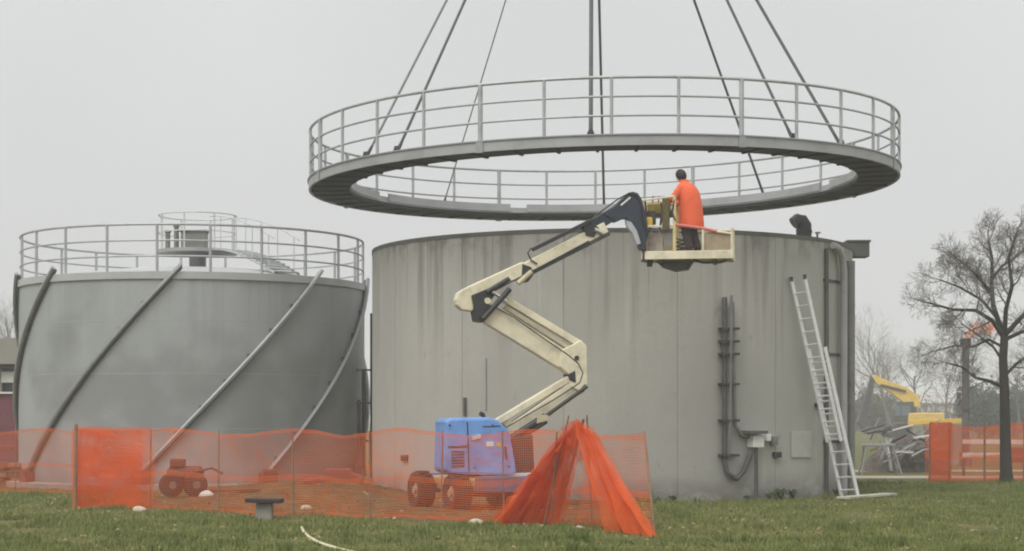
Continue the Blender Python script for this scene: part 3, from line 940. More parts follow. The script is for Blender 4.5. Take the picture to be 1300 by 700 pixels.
# lower parallel arms
beam2('lower_link_arm', (622, 541), (728, 477), 8, CREAM, 0.20, 0.02)
beam2('lower_arm', (640, 556), (733, 490), 21, CREAM, 0.26, -0.02)
beam2('lower_mid_rail', (633, 549), (725, 486), 4, CREAM_D, 0.14, 0.0)  # darker cream bar between the two lower arms
rod('lift_cylinder', (640, 560), (688, 529), 5, BLACK, 0.22)
rod('lift_cylinder_rod', (688, 529), (741, 491), 2.5, BLACK, 0.22)
rod('hose_run', (655, 558), (690, 536), 2, BLACK, 0.24)
arm('hose_guard', [(678, 527), (690, 527), (694, 533), (676, 538)], CREAM_D, 0.06, 0.27, 0.006)
arm('arm_stop', [(622, 539), (632, 536), (640, 541), (630, 548)], BLACK, 0.24, 0.04, 0.006)
# hoses along the arms
def hose(pts, rpx=1.1, off=0.16):
    MB().tube([BP(*q) + BN * off for q in pts], rpx * 33.8 / FPX, 6).build('hydraulic_hose', BLACK, lift, smooth=True)
hose([(630, 549), (660, 531), (700, 508), (722, 494), (733, 486), (737, 474), (731, 462), (718, 451), (690, 432), (650, 404), (628, 392), (616, 388)], 0.9, 0.155)
hose([(612, 382), (622, 372), (640, 362), (660, 352), (700, 331), (745, 307)], 1.0, 0.14)
hose([(672, 316), (668, 322), (672, 331), (680, 336)], 1.0, 0.12)
hose([(748, 281), (760, 270), (782, 254), (797, 246), (806, 249), (812, 262), (815, 285), (820, 300), (823, 290)], 1.1, 0.12)
# elbow upright
arm('elbow_bracket', [(709, 446), (735, 432), (742, 440), (743, 488), (735, 498), (722, 492), (720, 476), (707, 466)], CREAM, 0.32, 0.0, 0.02)
pin('elbow_pin', (729, 455), 3, 0.36, BLACK)
arm('elbow_stop', [(718, 476), (727, 471), (728, 486), (721, 484)], BLACK, 0.35, 0.0, 0.005)
rod('hose_loop', (741, 490), (735, 497), 3, BLACK, 0.15)
# upper parallel arms
beam2('upper_link_arm', (638, 379), (734, 437), 8.5, CREAM, 0.20, 0.02)
beam2('upper_arm', (608, 392), (722, 462), 24, CREAM, 0.26, -0.03)
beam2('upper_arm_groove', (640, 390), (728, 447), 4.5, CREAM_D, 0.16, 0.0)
# black knuckle with its levelling links
arm('knuckle_plate', [(596, 376), (620, 366), (628, 373), (618, 385), (621, 396), (611, 410), (602, 408)], BLACK, 0.34, 0.0, 0.008)
rod('knuckle_link', (610, 406), (644, 368), 3.6, BLACK, 0.20)
rod('knuckle_cylinder', (615, 372), (643, 355), 3.2, BLACK, 0.20)
pin('knuckle_pin', (616, 383), 4, 0.42, CREAM)
rod('knuckle_rod', (622, 371), (640, 384), 2.5, CHROME, 0.18)
# main telescopic boom
arm('main_boom', [(577, 381), (580, 372), (592, 365), (662, 333), (672, 346), (660, 357), (640, 358), (622, 370), (604, 378), (598, 396), (585, 394), (578, 388)], CREAM, 0.26, 0.0, 0.02)
beam2('boom_section', (655, 347), (768, 289), 14, CREAM, 0.19, 0.0)
arm('boom_end_block', [(661, 336), (672, 340), (675, 350), (668, 359), (660, 352)], BLACK, 0.29, 0.0, 0.006)
rod('boom_cylinder', (655, 361), (672, 346), 3.5, CREAM_D, 0.16)
beam2('hose_tray', (674, 318), (748, 281), 5, BLACK, 0.10, 0.10)
beam2('under_tray', (666, 351), (772, 297), 5, DARKSTEEL, 0.12, 0.06)
beam2('fly_section', (740, 296), (800, 258), 16, NAVY, 0.15, 0.0)
arm('fly_head', [(738, 286), (748, 282), (758, 290), (752, 302), (742, 300)], BLACK, 0.24, 0.0, 0.006)
rod('fly_head_rod', (752, 292), (762, 297), 3, CHROME, 0.12)
arm('jib_head', [(766, 274), (794, 248), (801, 244), (808, 246), (813, 254), (819, 276), (821, 298), (817, 318), (812, 318), (806, 296), (800, 284), (793, 277), (780, 283)], NAVY, 0.20, 0.0, 0.015)
arm('jib_arm', [(792, 281), (799, 283), (806, 294), (811, 310), (806, 312), (801, 298), (794, 289)], mat('pale_worn_steel', (0.45, 0.47, 0.50), 0.5, 0.2, 0.2, 5), 0.10, 0.08, 0.006)
rod('jib_strap', (786, 262), (798, 252), 1.3, WHITE, 0.106)
rod('jib_post', (818, 296), (817, 333), 3.2, BLACK, 0.0)

# ------------------------------------------------------------------ basket (still part of the lift)
BZ = CAM_H + (HOR - 322) / FPX * 34.6      # floor height
BC = Vector((P(874, 322, 34.75).x, 34.75, BZ))
bx_ = Vector((math.cos(R(-9)), math.sin(R(-9)), 0)); by_ = Vector((-bx_.y, bx_.x, 0))
rotB = Matrix((bx_, by_, Vector((0, 0, 1)))).transposed()
def bq(u, v, z): return BC + bx_ * u + by_ * v + Vector((0, 0, z))
BW, BDp = 0.84, 0.40
mb = MB()
mb.box(bq(0, 0, -0.055), (2 * BW, 2 * BDp, 0.03), rotB)
for v in (-BDp, BDp): mb.box(bq(0, v, -0.05), (2 * BW + 0.06, 0.05, 0.16), rotB)
for u in (-BW, BW): mb.box(bq(u, 0, -0.05), (0.05, 2 * BDp - 0.052, 0.158), rotB)
mb.build('basket_floor', CREAM, lift, bevel=0.01)
mb = MB()
for u in (-0.5, 0.0, 0.5): mb.box(bq(u, 0, -0.14), (0.08, 2 * BDp - 0.1, 0.09), rotB)
mb.prism([bq(-0.62, 0, -0.13), bq(0.10, 0, -0.13), bq(0.0, 0, -0.30), bq(-0.25, 0, -0.33), bq(-0.5, 0, -0.25)], by_ * 0.3)
mb.build('basket_support', mat('brown_black_steel', (0.06, 0.05, 0.035), 0.6, 0.1, 0.4, 5), lift, bevel=0.008)
mb = MB(); mb.tube([bq(-0.80, 0.1, -0.15), bq(-0.70, 0.1, -0.16)], 0.07, 10); mb.build('rotator', BLACK, lift)
mb = MB(); mb.tube([bq(0.10, -0.3, -0.14), bq(0.30, -0.3, -0.19), bq(0.62, -0.3, -0.19), bq(0.75, -0.3, -0.15)], 0.025, 8)
mb.build('basket_step', BLACK, lift, smooth=True)
def brail(pts, r=0.022, name='basket_rail', mt=CREAM):
    return MB().tube([bq(*p) for p in pts], r, 8).build(name, mt, lift, smooth=True)
YCREAM = mat('yellowish_rail_paint', (0.66, 0.55, 0.25), 0.5, 0, 0.3, 4)
for (u, v, h) in ((-BW, -BDp, 1.0), (-0.24, -BDp, 1.08), (-BW, BDp, 1.0), (-0.24, BDp, 1.05), (0.30, -BDp, 0.46), (BW, -BDp, 0.46), (BW, BDp, 0.50), (0.30, BDp, 0.48)):
    brail([(u, v, 0.03), (u, v, h)], 0.024 if u != -0.24 else 0.033, 'basket_post', YCREAM if u < 0 else CREAM)
brail([(-0.24, -BDp, 1.07), (-BW, -BDp, 1.0), (-BW, BDp, 1.0), (-0.24, BDp, 1.05)])
brail([(-0.24, -BDp, 0.5), (-BW, -BDp, 0.5), (-BW, BDp, 0.5)])
brail([(BW, -BDp, 0.45), (BW, BDp, 0.49), (0.30, BDp, 0.47), (-0.24, BDp, 0.5)])
brail([(-0.24, -BDp, 0.53), (0.30, -BDp, 0.45), (0.56, -BDp, 0.385)], 0.03, 'basket_rail', PINK)
brail([(0.56, -BDp, 0.385), (BW, -BDp, 0.34)], 0.022)
MB().box(bq(0.57, -BDp + 0.03, 0.20), (0.50, 0.015, 0.32), rotB).build('basket_panel', mat('tan_mesh_panel', (0.34, 0.27, 0.18), 0.8, 0, 0.3, 9), lift, bevel=0.004)
MB().box(bq(0.0, BDp - 0.03, 0.12), (1.6, 0.015, 0.2), rotB).build('kick_plate', CREAM_D, lift, bevel=0.004)
con = MB(); con.box(bq(-0.56, -0.05, 0.90), (0.42, 0.30, 0.20), rotB @ Matrix.Rotation(R(14), 3, 'X')); con.build('control_console', mat('ochre_box_paint', (0.33, 0.25, 0.07), 0.6, 0, 0.35, 8), lift, bevel=0.02)
for k in range(3):
    b = bq(-0.68 + 0.11 * k, -0.10, 0.98)
    MB().tube([b, b + Vector((0.01, 0, 0.10)), b + Vector((0.012, 0, 0.13))], [0.012, 0.012, 0.022], 8).build('joystick', BLACK, lift)
MB().box(bq(-0.40, -BDp - 0.02, 0.72), (0.14, 0.10, 0.62), rotB).build('manual_case', mat('black_yellow_case', (0.10, 0.075, 0.02), 0.7, 0, 0.9, 14), lift, bevel=0.02)
MB().box(bq(-0.74, -BDp + 0.06, 0.58), (0.16, 0.10, 0.20), rotB).build('yellow_box', YELLOW, lift, bevel=0.02)

mb = MB(); mb.box(bq(-0.62, -0.12, 0.19), (0.30, 0.26, 0.34), rotB)
mb.tube([bq(-0.72, -0.12, 0.36), bq(-0.70, -0.12, 0.46), bq(-0.56, -0.12, 0.46), bq(-0.54, -0.12, 0.36)], 0.015, 6)
tag(mb.build('tool_bag', mat('pale_canvas', (0.34, 0.29, 0.25), 0.9, 0, 0.4, 8), bevel=0.05), 'pale canvas tool bag standing on the basket floor', 'tool bag')

coil = [bq(-0.10 + 0.13 * math.cos(t_) , 0.10 + 0.10 * math.sin(t_), 0.05 + 0.012 * t_) for t_ in np.linspace(0, 22, 120)]
tag(MB().tube(coil, 0.014, 6).build('rope_coil', mat('dark_rope', (0.05, 0.045, 0.04), 0.9, 0, 0.3, 8), smooth=True), 'dark coil of rope on the basket floor by the worker', 'rope coil')
for pts in ([(-0.80, -0.36, 1.0), (-0.78, -0.30, 0.7), (-0.66, -0.25, 0.55), (-0.60, -0.10, 0.86)], [(-0.5, -0.38, 0.95), (-0.46, -0.42, 0.7), (-0.52, -0.40, 0.45), (-0.5, -0.2, 0.8)], [(-0.24, -0.42, 1.0), (-0.28, -0.44, 0.75), (-0.22, -0.43, 0.6)]):
    MB().tube([bq(*p) for p in pts], 0.016, 6).build('control_cable', BLACK, lift, smooth=True)
MB().box(bq(-0.70, -0.10, 0.70), (0.16, 0.18, 0.26), rotB).build('control_box', mat('dark_control_box', (0.05, 0.04, 0.03), 0.6, 0, 0.4, 8), lift, bevel=0.015)
# ------------------------------------------------------------------ worker in the basket
def make_person():
    F = bq(0.06, -0.02, 0.0)
    hd = R(148)                                     # faces left and away from the camera
    fwd = Vector((math.cos(hd), math.sin(hd), 0)); rgt = Vector((fwd.y, -fwd.x, 0))
    def B(x, y, z): return F + rgt * x + fwd * y + Vector((0, 0, z * 0.985))
    root = thing('person', 'worker in a long orange coat and dark trousers, leaning over the basket controls', 'person', F)
    # skeleton
    J = {'pelvis': (0, 0.0, 0.86, .125), 'waist': (0, .03, 1.02, .12), 'chest': (0, .08, 1.20, .135), 'neck0': (0, .13, 1.36, .062), 'neck1': (0, .17, 1.43, .056),
         'hipL': (-.09, 0, .82, .09), 'kneeL': (-.11, .07, .45, .06), 'ankL': (-.11, -.01, .09, .042), 'toeL': (-.12, .15, .045, .035),
         'hipR': (.09, 0, .82, .09), 'kneeR': (.11, .03, .45, .06), 'ankR': (.12, -.08, .09, .042), 'toeR': (.14, .08, .045, .035),
         'shL': (-.17, .10, 1.30, .062), 'elL': (-.24, .25, 1.08, .045), 'wrL': (-.15, .47, 1.05, .03), 'paL': (-.13, .545, 1.035, .03),
         'shR': (.17, .10, 1.30, .062), 'elR': (.26, .23, 1.07, .045), 'wrR': (.13, .44, 1.02, .03), 'paR': (.115, .515, 1.00, .03)}
    E = [('pelvis', 'waist'), ('waist', 'chest'), ('chest', 'neck0'), ('neck0', 'neck1')]
    for s_ in 'LR':
        E += [('pelvis', 'hip' + s_), ('hip' + s_, 'knee' + s_), ('knee' + s_, 'ank' + s_), ('ank' + s_, 'toe' + s_), ('chest', 'sh' + s_), ('sh' + s_, 'el' + s_), ('el' + s_, 'wr' + s_), ('wr' + s_, 'pa' + s_)]
    names = list(J)
    def skin(verts, edges, rads, rootv=0, sub=1):
        me = bpy.data.meshes.new('skin_tmp'); me.from_pydata(verts, edges, [])
        o = bpy.data.objects.new('skin_tmp', me); col.objects.link(o)
        m = o.modifiers.new('s', 'SKIN'); m.use_smooth_shade = True
        ss = o.modifiers.new('ss', 'SUBSURF'); ss.levels = sub; ss.render_levels = sub
        for i, sv in enumerate(me.skin_vertices[0].data):
            sv.radius = (rads[i], rads[i]); sv.use_root = (i == rootv)
        dg = bpy.context.evaluated_depsgraph_get(); dg.update()
        ev = o.evaluated_get(dg)
        m2 = bpy.data.meshes.new_from_object(ev)
        vs = [v.co.copy() for v in m2.vertices]; fs = [tuple(p.vertices) for p in m2.polygons]
        bpy.data.objects.remove(o); bpy.data.meshes.remove(me); bpy.data.meshes.remove(m2)
        return vs, fs
    body = MB()
    vs, fs = skin([B(*J[n][:3]) for n in names], [(names.index(a), names.index(b)) for a, b in E], [J[n][3] for n in names])
    body.add(vs, fs)
    # hands: five separate bent fingers each, closing on the console edge
    for s_, sg in (('L', 1), ('R', -1)):
        pa = Vector(J['pa' + s_][:3]); wr = Vector(J['wr' + s_][:3])
        dr = (pa - wr).normalized(); sd_ = Vector((1, 0, 0)) * sg
        for k, ln in enumerate((0.062, 0.072, 0.068, 0.052)):
            b0 = pa + sd_ * (0.030 - 0.020 * k) + dr * 0.012
            p1_ = b0 + dr * ln * 0.55 + Vector((0, 0, -0.004)); p2_ = p1_ + dr * ln * 0.32 + Vector((0, 0, -ln * 0.30)); p3_ = p2_ + dr * ln * 0.02 + Vector((0, 0, -ln * 0.32))
            v2, f2 = skin([B(*(pa + sd_ * (0.02 - 0.013 * k) - dr * 0.02)), B(*b0), B(*p1_), B(*p2_), B(*p3_)], [(0, 1), (1, 2), (2, 3), (3, 4)], [.010, .010, .009, .0085, .0075])
            body.add(v2, f2)
        t0 = pa - dr * 0.035 + sd_ * 0.02; t1 = t0 + sd_ * 0.035 + dr * 0.02; t2 = t1 + sd_ * 0.006 + dr * 0.035 + Vector((0, 0, -0.012)); 
        v2, f2 = skin([B(*t0), B(*t1), B(*t2)], [(0, 1), (1, 2)], [.013, .011, .009])
        body.add(v2, f2)
    # head, bowed towards the controls
    hc = Vector((0, .225, 1.535)); tilt = Matrix.Rotation(R(-22), 3, 'X')
    hv = MB()
    hv.sphere((0, 0, 0), 0.1, 18, 14, (0.76, 0.95, 1.18))
    def hb(p):
        q = Vector(p)
        if q.y > 0 and q.z < 0: q.x *= 1 - 0.25 * min(1, -q.z / 0.1)      # jaw
        if q.z < -0.07: q.y *= 0.9
        q = tilt @ q
        return B(*(hc + q))
    body.add([hb(p) for p in hv.v], hv.f)
    nose = MB().add([(0, .090, .012), (-.016, .088, -.03), (.016, .088, -.03), (0, .118, -.026)], [(0, 1, 3), (0, 3, 2), (1, 2, 3)])
    body.add([hb(p) for p in nose.v], nose.f)
    for sg in (-1, 1):
        ear = MB().sphere((sg * 0.077, -0.005, -0.005), 0.03, 8, 6, (0.35, 0.75, 1.05)); body.add([hb(p) for p in ear.v], ear.f)
    mo = MB().sphere((0, 0.086, -0.058), 0.022, 8, 5, (1.0, 0.35, 0.3)); body.add([hb(p) for p in mo.v], mo.f)
    body.build('body', SKIN, root, smooth='all')
    for sg in (-1, 1):
        ey = MB().sphere((sg * 0.031, 0.083, 0.008), 0.012, 8, 6); ey.v = [hb(p) for p in ey.v]; ey.build('eye', BLACK, root, smooth='all')
    hr = MB().sphere((0, -0.004, 0.004), 0.112, 20, 14, (0.80, 0.98, 1.19))
    keep = [i for i, f in enumerate(hr.f) if not all((hr.v[j].y > 0.035 and hr.v[j].z < 0.055) or hr.v[j].z < -0.085 for j in f)]
    hr.f = [hr.f[i] for i in keep]
    for i, p in enumerate(hr.v): hr.v[i] = p * (1 + 0.05 * mnoise.noise(p * 40))
    hr.v = [hb(p) for p in hr.v]
    hr.build('hair', HAIR, root, smooth='all')
    # coat: lofted body with folds, sleeves, turned-down collar
    coat = MB()
    prof = [(.50, .272, .232, .0), (.60, .27, .23, .0), (.80, .262, .22, .0), (.98, .255, .205, .02), (1.12, .262, .205, .05), (1.24, .262, .195, .08), (1.33, .225, .16, .11), (1.385, .125, .11, .135), (1.415, .082, .085, .15), (1.45, .09, .09, .16)]
    N = 28; rows = []
    for (z, rx, ry, cy) in prof:
        row = []
        for k in range(N):
            a = 2 * math.pi * k / N
            fold = 1 + (0.07 * math.sin(a * 5 + z * 4) + 0.05 * math.sin(a * 9 + 1.3 + z * 2)) * max(0.12, 1.1 - z)
            wr_ = 0.008 * mnoise.noise(Vector((math.cos(a) * 2, math.sin(a) * 2, z * 6)))
            row.append(B(rx * math.cos(a) * fold + wr_, cy + ry * math.sin(a) * fold + wr_, z))
        row.append(row[0]); rows.append(row)
    coat.sheet(rows)
    for s_ in 'LR':
        sh, el, wr = [Vector(J[q + s_][:3]) for q in ('sh', 'el', 'wr')]
        pts, rad = [], []
        for k in range(12):
            t_ = k / 11
            p = (sh * (1 - t_ * 2) + el * t_ * 2) if t_ < .5 else (el * (2 - 2 * t_) + wr * (2 * t_ - 1))
            pts.append(B(*p)); rad.append(.098 - .036 * t_ + 0.006 * math.sin(k * 2.6))
        coat.tube(pts, rad, 14)
    co = coat.build('coat', COAT, root, smooth='all')
    tr = MB()
    for s_ in 'LR':
        hp, kn, an = [Vector(J[q + s_][:3]) for q in ('hip', 'knee', 'ank')]
        pts, rad = [], []
        for k in range(12):
            t_ = k / 11
            p = (hp * (1 - t_ * 2) + kn * t_ * 2) if t_ < .5 else (kn * (2 - 2 * t_) + an * (2 * t_ - 1))
            pts.append(B(*p)); rad.append(.112 - .04 * t_ + 0.007 * math.sin(k * 2.2 + (1 if s_ == 'L' else 0)))
        tr.tube(pts, rad, 14)
    tr.sphere(B(0, 0, .86), .17, 16, 10, (1, .85, .8))
    tr.build('trousers', TROUSER, root, smooth='all')
    for s_ in 'LR':
        an, to = Vector(J['ank' + s_][:3]), Vector(J['toe' + s_][:3])
        dr = (to - an); dr.z = 0; dr.normalize()
        bt = MB().tube([B(*(an + Vector((0, 0, .10)))), B(*an), B(*(an + dr * 0.02 + Vector((0, 0, -.04))))], [.062, .058, .055], 12)
        hl = an - dr * 0.06
        bt.tube([B(hl.x, hl.y, .05), B(*(an * 1 + Vector((0, 0, .055 - an.z)))), B(to.x, to.y, .045), B(*(Vector((to.x, to.y, .04)) + dr * .05))], [.043, .052, .048, .028], 12)
        bt.build('boot', LEATHER, root, smooth='all')
make_person()

# ------------------------------------------------------------------ ladder against the tank
def make_ladder():
    base = P(1079, 633, 38.6); base.z = 0.03
    top = P(1017, 352, 38.12)
    root = thing('extension_ladder', 'silver two-section extension ladder leaning against the concrete tank', 'ladder', base)
    dr = (top - base).normalized()
    side = Vector((0.62, -0.78, 0)); side = (side - dr * side.dot(dr)).normalized()
    nrm = dr.cross(side)
    if nrm.y > 0: nrm = -nrm
    ln = (top - base).length
    def section(a, b, wd, off):
        A = base + dr * a + nrm * off; Bq = base + dr * b + nrm * off
        for s_ in (-1, 1):
            MB().bar(A + side * wd / 2 * s_, Bq + side * wd / 2 * s_, 0.035, 0.085, up=nrm).build('side_rail', ALU, root, bevel=0.006)
        n = int((b - a) / 0.28)
        for k in range(n):
            c = A + dr * (0.16 + 0.28 * k)
            MB().tube([c - side * (wd / 2 - 0.016), c + side * (wd / 2 - 0.016)], 0.019, 8).build('rung', ALU, root, smooth=True)
    section(0, ln * 0.68, 0.46, 0.0)
    section(ln * 0.26, ln, 0.38, 0.10)
    for s_ in (-1, 1):
        MB().box(base + side * 0.23 * s_ + Vector((0, 0, 0.0)), (0.08, 0.08, 0.06)).build('rubber_foot', BLACK, root, bevel=0.01)
        MB().box(top + nrm * 0.10 + side * 0.19 * s_, (0.07, 0.07, 0.10)).build('end_cap', BLACK, root, bevel=0.01)
make_ladder()
a_ = G(1070, 636); b_ = G(1131, 631)
tag(MB().bar(a_ + Vector((0, 0, .06)), b_ + Vector((0, 0, .06)), 0.30, 0.05).build('plank', mat('pale_board', (0.46, 0.44, 0.36), 0.85, 0, 0.25, 4), bevel=0.006), 'pale wooden plank lying on the grass at the foot of the ladder', 'plank')

# ------------------------------------------------------------------ orange barrier nets
rnd = random.Random(21)
def net_strip(path, h, amp=0.05, seed=0, sag=0.10, off=(0, 0), z0=0.0, posts=None):
    """upright net along a ground path (list of points); uv in metres"""
    pts = []; u = [0.0]
    for a, b in zip(path[:-1], path[1:]):
        n = max(2, int((b - a).length / 0.16))
        for k in range(n): pts.append(a.lerp(b, k / n))
    pts.append(path[-1])
    for a, b in zip(pts[:-1], pts[1:]): u.append(u[-1] + (b - a).length)
    rows, uvs = [], []
    nr = 12
    for i in range(nr + 1):
        t_ = i / nr
        row, uvr = [], []
        for k, p in enumerate(pts):
            d_ = (pts[min(k + 1, len(pts) - 1)] - pts[max(k - 1, 0)]).normalized()
            nn = Vector((d_.y, -d_.x, 0))
            s_ = sag * (0.5 - 0.5 * math.cos(u[k] * 2 * math.pi / 2.6)) * t_
            wv = amp * mnoise.noise(Vector((u[k] * 1.1, t_ * 1.6, seed * 7.3))) * 1.6 + amp * 0.5 * mnoise.noise(Vector((u[k] * 3.0, t_ * 2.5, seed * 3.1 + 4)))
            gz = ground_h(p.x, p.y) if abs(p.x) < 24 and 18 < p.y < 51 else 0
            row.append(Vector((p.x, p.y, gz + z0 + t_ * h - s_)) + nn * (wv + off[0]) + Vector((0, 0, off[1] * t_)))
            uvr.append((u[k], t_ * 1.5))
        rows.append(row); uvs.append(uvr)
    return rows, uvs
def post_mesh(p, h, r=0.013, lean=(0, 0)):
    return MB().tube([p + Vector((0, 0, -0.1)), p + Vector((lean[0] + 0.03 * math.sin(p.x * 9), lean[1], h - 0.03 * abs(math.sin(p.x * 5))))], r, 8)

# long barrier before both tanks
fp = [G(96, 645), G(190, 648), G(277, 652), G(372, 656), G(470, 660), G(560, 664), G(640, 667), G(712, 667)]
fence = thing('barrier_fence', 'long see-through orange net barrier before the grey gas holder and the lift', 'barrier', fp[0])
r_, u_ = net_strip(fp, 1.5, 0.05, 1)
MB().sheet(r_, u_).build('net', NET, fence, smooth='all')
for p in fp[1:-1]: post_mesh(p, 1.52).build('post', POST_M, fence, smooth=True)
# return of it, running away from the camera at the left end, then along to the left
fl = [P(-70, 530, 42.4), P(20, 530, 41.9), P(97, 530, 41.2)]
for p in fl: p.z = 0
far = thing('barrier_fence', 'orange net barrier at the far left beside the maroon building', 'barrier', fl[0])
r_, u_ = net_strip(fl, 1.48, 0.05, 2)
MB().sheet(r_, u_).build('net', NET, far, smooth='all')
for p in fl: post_mesh(p, 1.5).build('post', POST_M, far, smooth=True)
# doubled, crumpled length at the left corner
dp = [G(94, 645), G(142, 645), G(192, 646)]
dbl = thing('folded_net', 'dense orange net folded double at the left corner of the barrier', 'net', dp[0])
for k, (am, of) in enumerate(((0.10, 0.07), (0.12, 0.14), (0.10, -0.06))):
    e_ = [dp[0], dp[1], dp[2] + (dp[1] - dp[2]) * (0.25 * k - 0.1)]
    r_, u_ = net_strip(e_, (1.56, 1.50, 0.92)[k], am, 5 + k, 0.03, (of, 0))
    MB().sheet(r_, u_).build('net_layer', NET_DENSE if k < 2 else NET, dbl, smooth='all')
post_mesh(G(95, 646), 1.62, 0.035).build('post', POST_M, dbl, smooth=True)

# tent-like heap of net over leaning posts
tent = thing('net_tent', 'orange net gathered like a tent over leaning posts, beside the blue lift', 'net', G(715, 668))
def cloth(name, top, bot, mt, nu=26, nv=18, amp=0.05, freq=5, seed=0.0, parent=None):
    """net hung between an upper and a lower polyline of world points, with folds that spread downwards"""
    def along(pl, t_):
        x = t_ * (len(pl) - 1); i = min(int(x), len(pl) - 2)
        return pl[i].lerp(pl[i + 1], x - i)
    rows, uvs = [], []
    Lb = sum((b - a).length for a, b in zip(bot[:-1], bot[1:]))
    for i in range(nv + 1):
        v = i / nv
        row, uvr = [], []
        for j in range(nu + 1):
            q = j / nu
            a, b = along(top, q), along(bot, q)
            p = a.lerp(b, v)
            f_ = amp * (0.15 + v) * math.sin(q * freq * 2 * math.pi + seed + 1.2 * math.sin(v * 3 + seed)) + amp * 1.6 * mnoise.noise(Vector((q * 4, v * 3, seed))) + amp * 0.9 * mnoise.noise(Vector((q * 11, v * 7, seed + 3)))
            p = p + Vector((f_ * 0.55, f_, 0.9 * amp * v * mnoise.noise(Vector((q * 7, v * 2, seed + 9)))))
            if p.z < 0.01: p.z = 0.01
            row.append(p); uvr.append((q * Lb, (1 - v) * (a - b).length * 0.97 + 0.08))
        rows.append(row); uvs.append(uvr)
    return MB().sheet(rows, uvs).build(name, mt, parent or tent, smooth='all')
ZA = 28.4
ap = lambda x, y, dz=0.0: P(x, y, ZA + dz)
cloth('net_layer', [ap(722, 542), ap(735, 534), ap(746, 544)], [G(612, 668), G(712, 668), G(778, 672), G(831, 683)], NET, 60, 20, 0.05, 9, 0.3)
cloth('net_layer', [ap(714, 550), ap(739, 536)], [G(618, 668) + Vector((0, .06, 0)), G(706, 667)], NET_DENSE, 40, 20, 0.06, 6, 1.7)
cloth('net_layer', [ap(716, 556, .05), ap(735, 540, .05)], [G(622, 668) + Vector((0, .1, 0)), G(716, 667) + Vector((0, .1, 0))], NET_DENSE, 40, 20, 0.09, 4, 7.7)
cloth('net_layer', [ap(720, 552, .08), ap(733, 537, .08)], [G(630, 668) + Vector((0, .15, 0)), G(690, 667) + Vector((0, .1, 0))], NET_DENSE, 30, 20, 0.05, 5, 4.0)
cloth('net_layer', [ap(730, 538), ap(756, 550)], [G(762, 674), G(832, 684)], NET_DENSE, 40, 20, 0.09, 3, 2.2)
cloth('net_layer', [ap(735, 538, .06), ap(748, 548, .06)], [G(786, 677) + Vector((0, .1, 0)), G(828, 682) + Vector((0, .1, 0))], NET_DENSE, 30, 20, 0.04, 3, 5.2)
cloth('net_layer', [ap(746, 549), ap(780, 553, -.6), P(818, 549, 26.6)], [G(730, 668), G(780, 673), G(832, 681)], NET, 30, 16, 0.04, 2, 0.9)
cloth('net_bunch', [ap(712, 544), ap(733, 531), ap(754, 545)], [ap(706, 572), ap(734, 585), ap(764, 580)], NET_DENSE, 24, 10, 0.07, 4, 3.3)
cloth('net_bunch', [ap(720, 545, -.06), ap(733, 533, -.06), ap(744, 545, -.06)], [ap(710, 580, -.06), ap(732, 590, -.06), ap(757, 588, -.06)], NET, 24, 10, 0.06, 3, 6.3)
for (a, b, r) in (((741, 532), (707, 664), 0.022), ((722, 528), (690, 668), 0.014), ((745, 527), (752, 668), 0.014), ((707, 549), (700, 668), 0.012)):
    A = ap(*a); Bq = G(*b)
    MB().tube([Bq + (Bq - A) * 0.05, A], r, 8).build('post', POST_M, tent, smooth=True)
MB().tube([G(832, 682) + Vector((0, 0, -.1)), P(818, 548, 26.6)], 0.02, 8).build('post', POST_M, tent, smooth=True)

# barrier at the right, beyond the tree
rp_ = [P(x, 530, 49.5) for x in (1180, 1205, 1250, 1300, 1345)]
for p in rp_: p.z = 0
rf = thing('barrier_fence', 'orange net barrier behind the bare tree on the right', 'barrier', rp_[0])
r_, u_ = net_strip(rp_, 1.58, 0.06, 11)
MB().sheet(r_, u_).build('net', NET, rf, smooth='all')
r_, u_ = net_strip([p + Vector((0, 0.5, 0)) for p in rp_], 1.5, 0.10, 12)
MB().sheet(r_, u_).build('net', NET, rf, smooth='all')
for k in range(2):
    r_, u_ = net_strip([rp_[0] + Vector((0, -.08 * k - .05, 0)), rp_[1] + Vector((0.05, -.08 * k - .05, 0))], 1.6, 0.09, 13 + k, 0.02)
    MB().sheet(r_, u_).build('net_end', NET_DENSE, rf, smooth='all')
for p in rp_: post_mesh(p, 1.6, 0.03).build('post', POST_M, rf, smooth=True)
# white rail barrier standing behind that net
b0 = P(1222, 560, 53); b1 = P(1345, 559, 53)
rb = thing('rail_barrier', 'white and red board barrier behind the right-hand orange net', 'barrier', (b0.x, 53, 0))
for z, m_ in ((P(0, 561, 53).z, WHITE), (P(0, 578, 53).z, WHITE)):
    MB().box(Vector(((b0.x + b1.x) / 2, 53, z)), ((b1.x - b0.x), 0.04, 0.13)).build('board', m_, rb, bevel=0.006)
MB().box(Vector((P(1310, 0, 53).x, 53, 0.62)), (1.2, 0.10, 0.45)).build('board', REDP, rb, bevel=0.01)
for x_ in (1224, 1280, 1340):
    MB().box(Vector((P(x_, 0, 53).x, 53.07, 0.6)), (0.08, 0.08, 1.2)).build('post', WOOD_D, rb)

